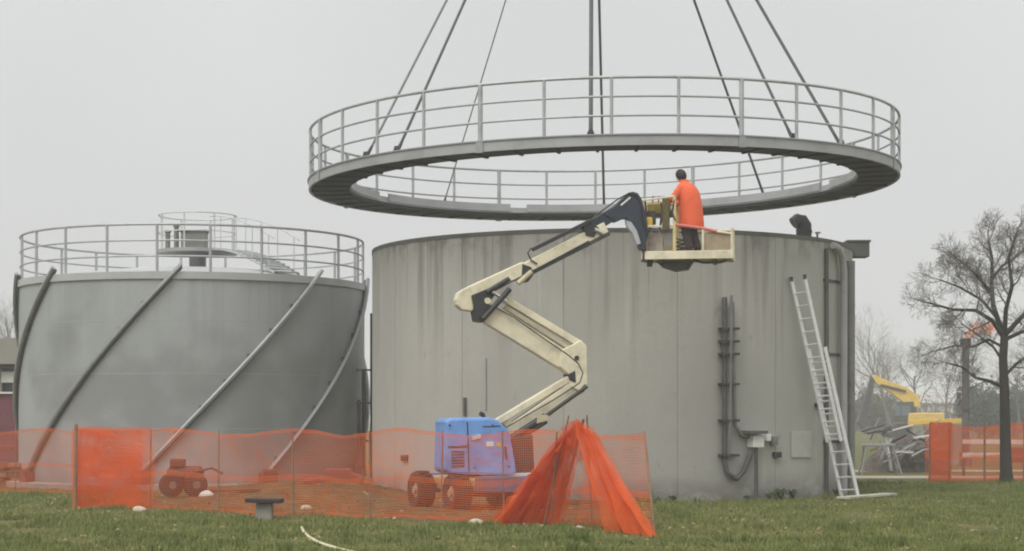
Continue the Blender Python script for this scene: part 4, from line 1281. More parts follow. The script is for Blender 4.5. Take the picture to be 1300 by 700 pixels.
# ------------------------------------------------------------------ small things on the ground
# two-wheeled compressor
c = G(224, 637) + Vector((0, 0.6, 0.03)); c.z = 0.05
cp = thing('compressor', 'small red compressor with dark round drums, on the earth behind the orange net', 'compressor', c)
for dx, dm in ((-0.20, -0.1), (0.27, 0.05)):
    o_ = c + Vector((dx, dm, 0.27)); ax_ = Vector((0.45, -0.89, 0))
    wh = MB().tube([o_ - ax_ * 0.11, o_ - ax_ * 0.09, o_ + ax_ * 0.09, o_ + ax_ * 0.11], [0.20, 0.245, 0.245, 0.20], 22).build('wheel', TYRE, cp, smooth=True)
    MB().tube([o_ - ax_ * 0.13, o_ + ax_ * 0.125], 0.08, 14).build('rim', OLDRIM, wh, smooth=True)
MB().tube([c + Vector((-0.34, 0.25, 0.48)), c + Vector((-0.28, 0.25, 0.50)), c + Vector((0.34, 0.25, 0.50)), c + Vector((0.40, 0.25, 0.48))], [0.08, 0.16, 0.16, 0.08], 16).build('air_tank', OLDRED, cp, smooth=True)
MB().box(c + Vector((-0.12, 0.22, 0.72)), (0.3, 0.26, 0.18)).build('motor', OLDRED, cp, bevel=0.03)
MB().tube([c + Vector((0.30, 0.1, 0.55)), c + Vector((0.62, 0.05, 0.62)), c + Vector((0.85, 0.05, 0.5))], 0.025, 8).build('handle', OLDRED, cp, smooth=True)
# white sack
c = G(259, 635)
mb = MB().sphere(c + Vector((0, 0, .10)), 0.19, 18, 10, (1.05, 0.7, 0.6))
mb.v = [p + (p - c) * 0.16 * mnoise.noise(p * 4) for p in mb.v]
tag(mb.build('sack', WHITE, smooth='all'), 'small white sack lying beside the red compressor', 'sack')
# stub with a flat plate on it
c = G(336, 659)
ps = thing('pedestal', 'grey concrete stub with a wide dark plate on top, at the lawn edge', 'pedestal', c)
MB().box(c + Vector((0, 0, 0.10)), (0.27, 0.27, 0.34)).build('stub', CONC_PLAIN, ps, bevel=0.02)
MB().box(c + Vector((0.0, 0, 0.315)), (0.60, 0.5, 0.07), Matrix.Rotation(R(1.5), 3, 'Y')).build('plate', mat('dark_plate', (0.03, 0.022, 0.016), 0.8, 0, 0.3, 5), ps, bevel=0.01)
# red barrier piece lying between the tanks
c = P(428, 606, 40.8)
mb = MB().prism([c + Vector(q) for q in ((-0.75, 0, -.14), (0.55, 0, -.14), (0.62, 0, .02), (0.35, 0, .10), (0.3, 0, .2), (-0.25, 0, .2), (-.3, 0, .02), (-0.75, 0, -.04))], (0, 0.4, 0))
tag(mb.build('road_block', REDP, bevel=0.03), 'dull red plastic road block lying between the two tanks', 'road block')
# planks on the earth bank
for (a, b, lb) in (((262, 624), (330, 622), 'dark plank lying on the earth behind the white sack'), ((462, 612), (480, 615), 'short pale board lying against the concrete tank')):
    A, Bq = P(*a, 38.3 if a[0] < 400 else 39.2), P(*b, 38.6 if a[0] < 400 else 39.2)
    tag(MB().bar(A, Bq, 0.16, 0.06).build('plank', WOOD_D if a[0] < 400 else WOOD, bevel=0.005), lb, 'plank', 'loose planks')
# garden hose
hp = [G(x, y) + Vector((0, 0, .035)) for x, y in ((383, 673), (386, 679), (392, 685), (402, 691), (415, 696), (432, 701), (455, 707), (480, 712))]
tag(MB().tube(hp, 0.022, 8).build('hose', HOSE, smooth=True), 'pale cream hose curving over the lawn at the bottom edge', 'hose')
# stones
def stone(px, py, s, lb, m_=None, ground=True):
    c = G(px, py)
    mb = MB().sphere(c + Vector((0, 0, s * .3)), s, 12, 8, (1.2, .9, .65))
    mb.v = [p + (p - c) * 0.35 * mnoise.noise(p * (2.2 / s) * 0.3 + Vector((px, 0, 0))) for p in mb.v]
    tag(mb.build('stone', m_ or CONC_PLAIN, smooth=True), lb, 'stone', 'loose stones')
STONE_M = mat('pale_stone', (0.50, 0.44, 0.33), 0.9, 0, 0.25, 6)
stone(602, 668, 0.12, 'pale stone at the left foot of the orange net tent', STONE_M)
stone(737, 672, 0.06, 'small pale stone under the middle of the net tent', STONE_M)
stone(389, 648, 0.09, 'pale stone on the earth right of the plated stub', STONE_M)
stone(466, 634, 0.11, 'pale stone on the earth at the left foot of the concrete tank', STONE_M)
stone(178, 650, 0.10, 'pale stone under the folded net at the left corner', STONE_M)
# stack of old timber and pallets at the far left
c = P(14, 600, 45.5); c.z = 0
tp = thing('timber_stack', 'brown stack of old pallets and timber at the far left edge', 'timber stack', c)
for k in range(5):
    for j in range(4):
        MB().box(c + Vector((-0.55 + 0.36 * j + 0.04 * rnd.random(), 0.04 * rnd.random(), 0.06 + 0.12 * k)), (0.28, 0.9, 0.07 if k % 2 else 0.10), Matrix.Rotation(R(rnd.uniform(-6, 6)), 3, 'Z')).build('timber', WOOD_D if (j + k) % 3 else WOOD, tp, bevel=0.008)
c = P(12, 590, 47.5); c.z = 0
tr_ = thing('trestle', 'red timber trestle behind the pallet stack at the far left', 'trestle', c)
MB().box(c + Vector((0, 0, 0.92)), (1.0, 0.14, 0.14)).build('beam', REDP, tr_, bevel=0.01)
for dx in (-0.35, 0.35):
    MB().bar(c + Vector((dx, -0.25, 0)), c + Vector((dx, 0, 0.86)), 0.08, 0.08).build('leg', REDP, tr_)
    MB().bar(c + Vector((dx, 0.25, 0)), c + Vector((dx, 0.03, 0.86)), 0.08, 0.08).build('leg', REDP, tr_)
# weeds at the foot of the tank
def weed(px, py, h, n, seed, lb, m_):
    rr = random.Random(seed)
    c = on_wall(T1, R1 + 0.22, px, z=0.0)
    mb = MB()
    for k in range(n):
        a = rr.uniform(0, 6.28); L_ = h * rr.uniform(.6, 1.1); sp = rr.uniform(.3, .9)
        d_ = Vector((math.cos(a), math.sin(a), 0)); wd = rr.uniform(.02, .035); s_ = Vector((-d_.y, d_.x, 0)) * wd
        p0 = c + d_ * 0.02; p1 = c + d_ * L_ * sp * .45 + Vector((0, 0, L_ * .7)); p2 = c + d_ * L_ * sp + Vector((0, 0, L_ * (.75 - .5 * sp)))
        mb.add([p0, p1 - s_, p1 + s_, p2], [(0, 1, 2), (1, 3, 2)])
    tag(mb.build('weed', m_), lb, 'weed', 'weeds along the tank foot')
WEED_M = mat('weed_leaf', (0.045, 0.075, 0.022), 0.7, 0, 0.35, 9)
for px, h, n, lb in ((977, 0.22, 26, 'low leafy weed by the foot of the box post on the tank'), (991, 0.32, 40, 'bushy dark weed at the tank foot, under the white panel'),
                     (1006, 0.30, 34, 'dark weed at the tank foot right of the bushy one'), (948, 0.16, 18, 'smallest weed just left of the box post'), (855, 0.18, 22, 'weed at the tank foot nearest the net tent'), (1062, 0.24, 24, 'weed growing at the foot of the ladder')):
    weed(px, 0, h, n, px, lb, WEED_M)

# ------------------------------------------------------------------ bare trees
def grow(mbs, p, d_, ln, r, lvl, rr, maxl, kids, up=0.12, spread=(25, 60), seg=4, thr=1):
    pts = [p.copy()]; rad = [r]
    dd = d_.copy()
    for k in range(seg):
        dd = (dd + Vector((rr.gauss(0, .13), rr.gauss(0, .13), rr.gauss(0, .10) + up * (0.6 if lvl else 0.2)))).normalized()
        pts.append(pts[-1] + dd * ln / seg)
        rad.append(max(0.0030, r * (1 - 0.65 * (k + 1) / seg)))
    mbs[0 if lvl <= thr else 1].tube(pts, rad, 8 if lvl == 0 else (5 if lvl < 3 else 3), cap=False)
    if lvl >= maxl: return
    n = kids[min(lvl, len(kids) - 1)]
    for k in range(n):
        t_ = 0.28 + 0.72 * (k + rr.random()) / n if lvl else 0.4 + 0.6 * (k + rr.random()) / n
        x = t_ * seg; i = min(int(x), seg - 1)
        q = pts[i].lerp(pts[i + 1], x - i)
        tv = (pts[i + 1] - pts[i]).normalized()
        side = tv.orthogonal(); side.rotate(Matrix.Rotation(rr.uniform(0, 6.283), 3, tv))
        a = R(rr.uniform(*spread))
        nd = (tv * math.cos(a) + side * math.sin(a)).normalized()
        grow(mbs, q, nd, ln * rr.uniform(.55, .80) * (1.15 - .35 * t_), max(0.0038, rad[i] * rr.uniform(.42, .58)), lvl + 1, rr, maxl, kids, up, spread, max(2, seg - 1) if lvl else seg, thr)

def main_tree():
    Y = 47.5
    base = P(1272, 612, Y); base.z = 0
    root = thing('bare_tree', 'dark leafless spreading tree, the largest one, on the right lawn before the orange net', 'tree', base)
    rr = random.Random(5)
    tk, cr = MB(), MB()
    tr = [P(1273, 622, Y), P(1272, 600, Y), P(1271, 560, Y), P(1270, 500, Y), P(1268, 455, Y), P(1270, 425, Y)]
    tk.tube(tr, [0.24, 0.175, 0.155, 0.14, 0.125, 0.115], 12, cap=False)
    mbs = (tk, cr)
    def limb(pxs, r, dy, kids_n, ln):
        pts = [P(x, y, Y + dy * k / (len(pxs) - 1)) for k, (x, y) in enumerate(pxs)]
        N = len(pts)
        rad = [r * (1 - .62 * k / (N - 1)) for k in range(N)]
        tk.tube(pts, rad, 7, cap=False)
        for k in range(kids_n):
            t_ = 0.22 + 0.78 * (k + rr.random()) / kids_n
            x = t_ * (N - 1); i = min(int(x), N - 2)
            q = pts[i].lerp(pts[i + 1], x - i)
            tv = (pts[i + 1] - pts[i]).normalized()
            side = tv.orthogonal(); side.rotate(Matrix.Rotation(rr.uniform(0, 6.283), 3, tv))
            a = R(rr.uniform(25, 65))
            grow(mbs, q, (tv * math.cos(a) + side * math.sin(a)).normalized(), ln * rr.uniform(.5, .85), rad[i] * .5, 2, rr, 5, (5, 5, 6, 5, 4), 0.10, (22, 58), 4, 1)
        grow(mbs, pts[-1], (pts[-1] - pts[-2]).normalized(), ln * .55, rad[-1], 2, rr, 5, (5, 5, 6, 5, 4), 0.10, (22, 55), 4, 1)
    limb([(1269, 492), (1248, 484), (1228, 480), (1208, 466), (1190, 462)], 0.055, -0.8, 6, 0.9)
    limb([(1270, 478), (1285, 462), (1302, 450), (1325, 446)], 0.05, 0.6, 6, 1.0)
    limb([(1268, 440), (1248, 430), (1226, 455), (1205, 445), (1180, 440)][:2] + [(1225, 440), (1200, 438), (1172, 445)], 0.045, 1.0, 6, 0.9)
    limb([(1269, 428), (1252, 405), (1228, 392), (1195, 391), (1160, 382)], 0.07, -0.4, 8, 1.0)
    limb([(1269, 428), (1254, 385), (1252, 360), (1253, 325), (1248, 300)], 0.085, 0.4, 9, 1.0)
    limb([(1270, 424), (1272, 390), (1280, 360), (1275, 325), (1285, 292)], 0.075, -0.8, 9, 0.95)
    limb([(1271, 424), (1288, 405), (1308, 385), (1330, 370), (1350, 350)], 0.075, 0.9, 9, 1.0)
    limb([(1271, 430), (1292, 420), (1315, 415), (1340, 410), (1365, 405)], 0.06, -0.9, 7, 0.9)
    limb([(1253, 372), (1236, 352), (1216, 335), (1198, 322)], 0.05, -0.7, 8, 0.9)
    limb([(1253, 350), (1266, 335), (1290, 318), (1310, 300)], 0.05, 1.2, 8, 0.9)
    limb([(1262, 405), (1238, 378), (1208, 362), (1180, 352)], 0.05, 1.3, 8, 0.95)
    limb([(1269, 460), (1255, 440), (1235, 425), (1212, 410)], 0.045, 1.4, 7, 0.9)
    for mb in (tk, cr):
        for p in mb.v:
            dx = p.x - base.x
            p.x = base.x + 0.10 + dx * (0.88 if dx < 0 else 1.0)
            if p.z > 3.0: p.z = 3.0 + (p.z - 3.0) * 0.97
    tk.build('trunk', BARK, root, smooth='all')
    cr.build('crown', TWIG, root)
main_tree()

def far_tree(px, Y, h, seed, lb, kids=(9, 6, 5, 4), spread=(25, 55), m_=None, wide=1.0, maxl=4):
    base = P(px, 530, Y); base.z = 0
    root = thing('bare_tree', lb, 'tree', base, 'bare trees in the distance')
    rr = random.Random(seed)
    tk, cr = MB(), MB()
    grow((tk, cr), base, Vector((rr.gauss(0, .04), rr.gauss(0, .04), 1)), h * 0.72, h * 0.022, 0, rr, maxl, kids, 0.10, spread, 6, 1)
    for mb in (tk, cr):
        for p in mb.v:
            p.x = base.x + (p.x - base.x) * wide; p.y = base.y + (p.y - base.y) * wide
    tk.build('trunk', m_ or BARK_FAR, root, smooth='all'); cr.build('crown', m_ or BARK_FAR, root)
far_tree(1131, 172, 10.0, 3, 'slender bare tree rising behind the yellow digger', (10, 6, 5, 4), (18, 40))
far_tree(1102, 176, 6.6, 4, 'low bare tree close to the right edge of the concrete tank', (9, 6, 5, 4))
far_tree(1165, 180, 8.2, 6, 'bare tree right of the yellow digger arm', (9, 6, 5, 4))
far_tree(1198, 200, 8.6, 8, 'bare tree standing behind the pale house', (9, 6, 5, 4))
far_tree(1292, 150, 7.0, 9, 'pale bare tree behind the trunk of the large tree', (9, 6, 5, 4))
far_tree(22, 110, 7.6, 12, 'pale bare tree above the roof of the maroon building', (9, 6, 5, 4), (18, 40))

def bush(px, Y, w_, h, seed, lb, m_, n=2600, name='evergreen_bush', group='evergreen bushes in the distance'):
    base = P(px, 530, Y); base.z = 0
    root = thing(name, lb, 'bush', base, group)
    rr = random.Random(seed)
    MB().tube([base, base + Vector((0, 0, h * .6))], [0.12, 0.05], 6).build('stem', BARK_FAR, root)
    lobes = [(Vector((rr.uniform(-.4, .4) * w_, rr.uniform(-.35, .35) * w_, rr.uniform(.3, .72) * h)), rr.uniform(.24, .36)) for _ in range(11)]
    mb = MB()
    for k in range(n):
        c_, s_ = rr.choice(lobes)
        v = Vector((rr.gauss(0, 1), rr.gauss(0, 1), rr.gauss(0, 1))).normalized() * rr.random() ** .4
        p = base + c_ + Vector((v.x * w_ * s_, v.y * w_ * s_, v.z * h * s_ * 1.1))
        p.z = max(0.03, p.z)
        a = Vector((rr.gauss(0, 1), rr.gauss(0, 1), rr.gauss(0, 1))).normalized(); b = a.orthogonal().normalized()
        q = rr.uniform(.12, .24)
        mb.add([p - a * q, p + b * q * .6, p + a * q, p - b * q * .6], [(0, 1, 2, 3)])
    mb.build('crown', m_, root)
EVG = mat('evergreen_leaf', (0.055, 0.075, 0.05), 0.8, 0, 0.4, 1.2)
OLIVE = mat('winter_hedge_leaf', (0.10, 0.10, 0.06), 0.85, 0, 0.4, 1.2)
bush(1243, 150, 3.4, 4.9, 31, 'grey-green dense bush left of the large tree trunk', EVG, 3000)
bush(1287, 155, 4.2, 5.2, 32, 'grey-green dense bush right of the large tree trunk', EVG, 3200)
bush(1098, 185, 4.6, 5.0, 33, 'olive hedge bush just right of the ladder', OLIVE, 2000)
bush(1116, 190, 4.6, 4.2, 34, 'olive hedge bush behind the heap of scrap', OLIVE, 2000)

# far belt of winter trees that closes the horizon
def tree_belt():
    rr = random.Random(77)
    mb = MB()
    for x0, x1, Y, n in ((-95, -45, 250, 900), (30, 120, 230, 3200), (-200, -95, 300, 500)):
        for k in range(n):
            x = rr.uniform(x0, x1); y = Y + rr.uniform(-15, 25)
            hh = (3.8 + 2.2 * mnoise.noise(Vector((x * .07, 0, 3))) + 1.3 * mnoise.noise(Vector((x * .4, 0, 9)))) * rr.uniform(.5, 1.0)
            p = Vector((x, y, 0)); le = Vector((rr.gauss(0, .25), 0, 0))
            mb.add([p - Vector((.10, 0, 0)), p + Vector((.10, 0, 0)), p + le * hh + Vector((0, 0, hh))], [(0, 1, 2)])
            for q in range(4):
                t_ = rr.uniform(.3, .95); b_ = p + (le * hh + Vector((0, 0, hh))) * t_
                e_ = b_ + Vector((rr.gauss(0, .7), rr.gauss(0, .5), rr.uniform(.2, .9)))
                mb.add([b_ - Vector((.05, 0, .05)), b_ + Vector((.05, 0, .05)), e_], [(0, 1, 2)])
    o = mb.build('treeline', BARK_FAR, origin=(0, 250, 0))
    tag(o, 'hazy belt of bare winter trees along the horizon', 'trees', kind='stuff')
tree_belt()

# ------------------------------------------------------------------ buildings behind
def left_building():
    Y = 60.0
    x0, x1 = P(-160, 0, Y).x, P(30, 0, Y).x
    root = thing('site_building', 'low building with maroon wall and beige flat roof edge, at the left edge', 'building', ((x0 + x1) / 2, Y, 0))
    zz = lambda y: P(0, y, Y).z
    def slab(name, ya, yb, dy, m_, extra=0.0, dep=6.0, par=None, xa=x0, xb=x1):
        return MB().box(Vector(((xa + xb) / 2, Y + dep / 2 - dy, (zz(ya) + zz(yb)) / 2)), (xb - xa + extra, dep, abs(zz(ya) - zz(yb)))).build(name, m_, par or root, bevel=0.01)
    slab('wall', 500, 612, 0, MAROON)
    slab('roof_fascia', 430, 463, 0.5, BEIGE, 0.1, 7)
    slab('soffit', 463, 468, 0.35, mat('brown_soffit', (0.09, 0.07, 0.055), 0.8, 0, 0.3, 2), 0.06, 6.6)
    slab('window_band', 468, 500, -0.25, GLASS, -0.3, 5.6)
    for k, xw in enumerate(np.arange(x0 + 0.3, x1 - 0.3, 0.78)):
        wdw = MB().box(Vector((xw + 0.36, Y - 0.03, (zz(472) + zz(486)) / 2)), (0.66, 0.05, zz(472) - zz(486))).build('window_blind', WHITE, root, bevel=0.006)
        MB().box(Vector((xw, Y - 0.02, (zz(468) + zz(500)) / 2)), (0.06, 0.12, zz(468) - zz(500))).build('window_post', BEIGE, root)
    MB().box(Vector(((x0 + x1) / 2, Y - 0.06, zz(499))), (x1 - x0, 0.12, 0.06)).build('window_sill', WHITE, root, bevel=0.004)
    MB().box(Vector((x1 - 0.04, Y - 0.04, (zz(500) + 0) / 2)), (0.07, 0.07, zz(500))).build('corner_trim', DARKSTEEL, root)
left_building()

def house(px0, px1, Y, wall_h, ridge, lb):
    x0, x1 = P(px0, 0, Y).x, P(px1, 0, Y).x
    root = thing('house', lb, 'house', ((x0 + x1) / 2, Y, 0))
    D = 7.0
    MB().box(Vector(((x0 + x1) / 2, Y + D / 2, wall_h / 2)), (x1 - x0, D, wall_h)).build('wall', HOUSEW, root)
    mb = MB()
    for sg in (0, 1):
        ya = Y - 0.4 if sg == 0 else Y + D + 0.4
        a = [Vector((x0 - .3, ya, wall_h - .05)), Vector((x1 + .3, ya, wall_h - .05)), Vector((x1 + .3, Y + D / 2, ridge)), Vector((x0 - .3, Y + D / 2, ridge))]
        mb.add(a + [p + Vector((0, 0, .14)) for p in a], [(0, 1, 2, 3), (4, 5, 6, 7), (0, 1, 5, 4), (1, 2, 6, 5), (2, 3, 7, 6), (3, 0, 4, 7)])
    mb.build('roof', ROOFT if False else mat('pale_grey_roof', (0.40, 0.38, 0.36), 0.8, 0, 0.2, 1), root)
    for fx in (0.22, 0.62):
        xw = x0 + (x1 - x0) * fx
        wd = MB().box(Vector((xw, Y + 0.01, wall_h * .58)), (0.62, 0.12, 0.9)).build('window', GLASS, root)
        MB().box(Vector((xw, Y - 0.05, wall_h * .58 - .5)), (0.76, 0.14, 0.06)).build('window_sill', WHITE, wd)
    MB().box(Vector((x0 + (x1 - x0) * .85, Y - 0.02, 1.0)), (0.8, 0.1, 2.0)).build('door', WOOD_D, root)
house(1170, 1220, 230, 3.5, 4.6, 'low cream house in the haze, seen between the digger and the stack')

# flare stack with its flame
sb = P(1226, 530, 64); sb.z = 0
fs_ = thing('flare_stack', 'dark slim flare stack with a pale orange flame, left of the tree trunk', 'flare stack', sb)
zt = P(1226, 432, 64).z
MB().tube([sb, sb + Vector((0, 0, 0.5)), sb + Vector((0, 0, 0.52)), sb + Vector((0, 0, zt))], [0.22, 0.22, 0.14, 0.13], 14).build('pipe', STACK, fs_, smooth=True)
MB().tube([sb + Vector((0, 0, zt - 0.25)), sb + Vector((0, 0, zt + 0.05))], 0.19, 14).build('burner_head', BLACK, fs_, smooth=True)
MB().lathe([(0.14, zt * .45), (0.20, zt * .45), (0.20, zt * .45 + .08), (0.14, zt * .45 + .08)], 16, sb, closed_prof=True).build('flange', STACK, fs_)
fm = bpy.data.materials.new('flame'); fm.use_nodes = True
ft = fm.node_tree; ft.nodes.clear()
fo = ft.nodes.new('ShaderNodeOutputMaterial'); fe = ft.nodes.new('ShaderNodeEmission'); fx_ = ft.nodes.new('ShaderNodeBsdfTransparent'); fmx = ft.nodes.new('ShaderNodeMixShader')
fe.inputs['Color'].default_value = (1.0, 0.36, 0.17, 1); fe.inputs['Strength'].default_value = 0.95
fn_ = ft.nodes.new('ShaderNodeTexNoise'); fn_.inputs['Scale'].default_value = 3.0
fr_ = ft.nodes.new('ShaderNodeMapRange'); fr_.inputs['From Min'].default_value = .35; fr_.inputs['From Max'].default_value = .7; fr_.inputs['To Min'].default_value = 0.1; fr_.inputs['To Max'].default_value = 0.75
ft.links.new(fn_.outputs['Fac'], fr_.inputs['Value']); ft.links.new(fr_.outputs[0], fmx.inputs[0])
ft.links.new(fx_.outputs[0], fmx.inputs[1]); ft.links.new(fe.outputs[0], fmx.inputs[2]); ft.links.new(fmx.outputs[0], fo.inputs['Surface'])
mb = MB()
q0 = sb + Vector((0.02, 0, zt + 0.05))
mb.tube([q0, q0 + Vector((0.12, 0, .18)), q0 + Vector((0.38, .05, .36)), q0 + Vector((0.72, .05, .36)), q0 + Vector((1.0, 0, .46)), q0 + Vector((1.25, 0, .40))], [0.08, 0.17, 0.25, 0.21, 0.15, 0.02], 12)
mb.v = [p + Vector((0, 0, 0.12 * mnoise.noise(p * 3))) for p in mb.v]
mb.build('flame', fm, fs_, smooth='all')

# ------------------------------------------------------------------ yellow digger
def digger():
    Y = 150.0; K = Y / 84.0
    base = P(1152, 530, Y); base.z = 0
    root = thing('excavator', 'yellow tracked digger with arm raised to the left, behind the scrap heap', 'excavator', base)
    q = lambda x, y, dy=0: P(x, y, Y + dy)
    for dy in (-1.2, 1.2):
        c = base + Vector((0.1, dy, 0.5))
        pts = [c + Vector((math.copysign(1.6, math.cos(a)) + .46 * math.cos(a), 0, .46 * math.sin(a))) for a in np.linspace(0.01, 2 * math.pi - .01, 25)]
        MB().prism(pts, (0, 0.6, 0)).build('track', BLACK, root, bevel=0.02)
    MB().box(base + Vector((0.1, 0, .95)), (2.2, 1.7, .5)).build('undercarriage', DARKSTEEL, root, bevel=0.03)
    MB().box(base + Vector((1.3, 0, 1.65)), (3.0, 2.4, .9)).build('engine_deck', EXCY, root, bevel=0.08)
    cab = MB().prism([q(1133, 536, -.5), q(1133, 519, -.5), q(1137, 511, -.5), q(1158, 510, -.5), q(1160, 536, -.5)], (0, 1.3, 0)).build('cab', mat('dark_cab_frame', (0.06, 0.06, 0.055), 0.5, 0.1, 0.3, 3), root, bevel=0.04)
    for x0, x1 in ((1136, 1143), (1145, 1156)):
        a, b = q(x0, 528, -1.17), q(x1, 515, -1.17)
        MB().box((a + b) / 2, (b.x - a.x, 0.03, b.z - a.z)).build('pane', mat('blue_grey_glass', (0.12, 0.15, 0.17), 0.2, 0, 0.2, 2), cab)
    boom = [q(1107, 479, -.1), q(1110, 476, -.1), q(1120, 481, -.1), q(1150, 492, -.1), q(1166, 503, -.1), q(1168, 518, -.1), q(1150, 514, -.1), q(1136, 503, -.1), q(1112, 487, -.1)]
    MB().prism(boom, (0, 0.55, 0)).build('boom', EXCY, root, bevel=0.03)
    MB().tube([q(1118, 489, -.45), q(1150, 497, -.45)], 0.11, 8).build('boom_cylinder', DARKSTEEL, root, smooth=True)
    MB().prism([q(1105, 478, -.1), q(1111, 480, -.1), q(1102, 522, -.1), q(1096, 528, -.1), q(1094, 522, -.1)], (0, 0.4, 0)).build('stick', DARKSTEEL, root, bevel=0.02)
    MB().prism([q(1092, 522, -.1), q(1101, 523, -.1), q(1102, 538, -.1), q(1094, 545, -.1), q(1088, 536, -.1)], (0, 1.1, 0)).build('bucket', DARKSTEEL, root, bevel=0.03)
digger()
bb = P(1190, 535, 66); bb.z = 0
yb = thing('yellow_beam', 'long yellow steel beam lying on blocks above the scrap heap', 'beam', bb)
A, Bq = P(1153, 537, 66), P(1226, 534, 66)
MB().bar(A, Bq, 0.25, 0.16).build('beam', EXCY, yb, bevel=0.01)
for t_ in (0.15, 0.85):
    p = A.lerp(Bq, t_); MB().box(Vector((p.x, p.y, (p.z - 0.09) / 2)), (0.4, 0.5, p.z - 0.09)).build('block', CONC_PLAIN, yb, bevel=0.02)

# ------------------------------------------------------------------ scrap heap
def scrap():
    rr = random.Random(9)
    c0 = P(1150, 575, 58); c0.z = 0
    mb = MB()
    N = 26
    rows = []
    for i in range(N + 1):
        row = []
        for j in range(N + 1):
            x, y = (i / N - .5) * 3.0, (j / N - .5) * 2.4
            h = max(0, 1.0 - (x / 1.4) ** 2 - (y / 1.15) ** 2) * 1.12
            h += 0.30 * mnoise.noise(Vector((x * 2.2, y * 2.2, 4))) * (h > 0.05) + 0.15 * mnoise.noise(Vector((x * 6, y * 6, 4))) * (h > 0.05)
            row.append(c0 + Vector((x, y, max(-.02, h))))
        rows.append(row)
    mb.sheet(rows)
    tag(mb.build('rubble_heap', mat('dark_rubble', (0.10, 0.085, 0.07), 0.9, 0, 0.8, 5, bump=1.0), smooth=True), 'dark heap of broken rubble left of the right-hand net', 'rubble heap', kind='stuff')
    SC = [mat('scrap_steel_pale', (0.30, 0.30, 0.29), 0.5, 0.3, 0.3, 5), mat('scrap_steel_dark', (0.09, 0.08, 0.075), 0.7, 0.2, 0.4, 5), WHITE, WOOD]
    items = [((1118, 560), (1140, 596), 'tube', 0, 'pale bent tube leaning out of the heap towards the ladder'),
             ((1124, 556), (1132, 600), 'tube', 0, 'pale steep tube crossing the bent one'),
             ((1128, 548), (1158, 540), 'bar', 2, 'white slat on the top left of the rubble heap'),
             ((1150, 545), (1176, 562), 'bar', 1, 'dark bar lying across the top of the rubble heap'),
             ((1160, 556), (1180, 553), 'bar', 2, 'short white slat at the right of the rubble heap'),
             ((1155, 572), (1179, 578), 'bar', 3, 'brown plank low on the rubble heap beside the net'),
             ((1128, 575), (1150, 552), 'tube', 1, 'dark tube leaning on the rubble heap to the right'),
             ((1094, 548), (1122, 540), 'bar', 1, 'dark beam behind the trestle next to the ladder'),
             ((1140, 582), (1168, 545), 'bar', 0, 'pale flat bar leaning up over the rubble heap')]
    for a, b, kind, mi, lb in items:
        A, Bq = P(a[0], a[1], 56.6 + rr.uniform(-.2, .2)), P(b[0], b[1], 56.5 + rr.uniform(-.2, .2))
        A.z = max(A.z, 0.05); Bq.z = max(Bq.z, 0.05)
        m_ = MB()
        if kind == 'tube':
            mid = A.lerp(Bq, .45) + Vector((rr.uniform(-.15, .15), 0, .12)); m_.tube([A, A.lerp(mid, .6), mid, mid.lerp(Bq, .5) , Bq], 0.055, 8)
        else: m_.bar(A, Bq, 0.16, 0.05)
        tag(m_.build('scrap_bar', SC[mi], smooth=kind == 'tube'), lb, 'scrap bar', 'scrap bars about the rubble heap')
    for k in range(26):
        x = rr.uniform(1092, 1182); y = rr.uniform(548, 592)
        A = P(x, y, rr.uniform(55.6, 57.2)); L_ = rr.uniform(.35, 1.0); an = rr.uniform(-.3, 1.3) * rr.choice((-1, 1))
        Bq = A + Vector((math.cos(an) * L_, rr.uniform(-.2, .2), abs(math.sin(an)) * L_ * .8))
        A.z = max(A.z, .04); Bq.z = max(Bq.z, .05)
        mb = MB()
        if k % 3: mb.tube([A, A.lerp(Bq, .5) + Vector((0, 0, rr.uniform(-.05, .1))), Bq], rr.uniform(.02, .045), 6)
        else: mb.bar(A, Bq, rr.uniform(.1, .3), .03)
        tag(mb.build('scrap_piece', SC[rr.choice((0, 0, 1, 1, 1, 3))], smooth=bool(k % 3)), 'small bent scrap piece in the tangle between the ladder and the right-hand net', 'scrap piece', 'tangle of small scrap')
    # tube trestle beside the ladder
    a = P(1095, 566, 54.6); b = P(1135, 565, 54.6)
    root = thing('tube_trestle', 'grey tube trestle standing right of the ladder', 'trestle', ((a.x + b.x) / 2, 54.6, 0))
    MB().bar(a, b, 0.5, 0.08).build('top', SC[0], root, bevel=0.01)
    for p, s_ in ((a, 1), (b, -1)):
        for dy in (-.22, .22):
            t0 = p + Vector((.08 * s_, dy, -.05)); t1 = Vector((p.x - .12 * s_ + .05, p.y + dy * 1.3, 0))
            MB().tube([t0, t1], 0.035, 8).build('leg', SC[0], root, smooth=True)
scrap()

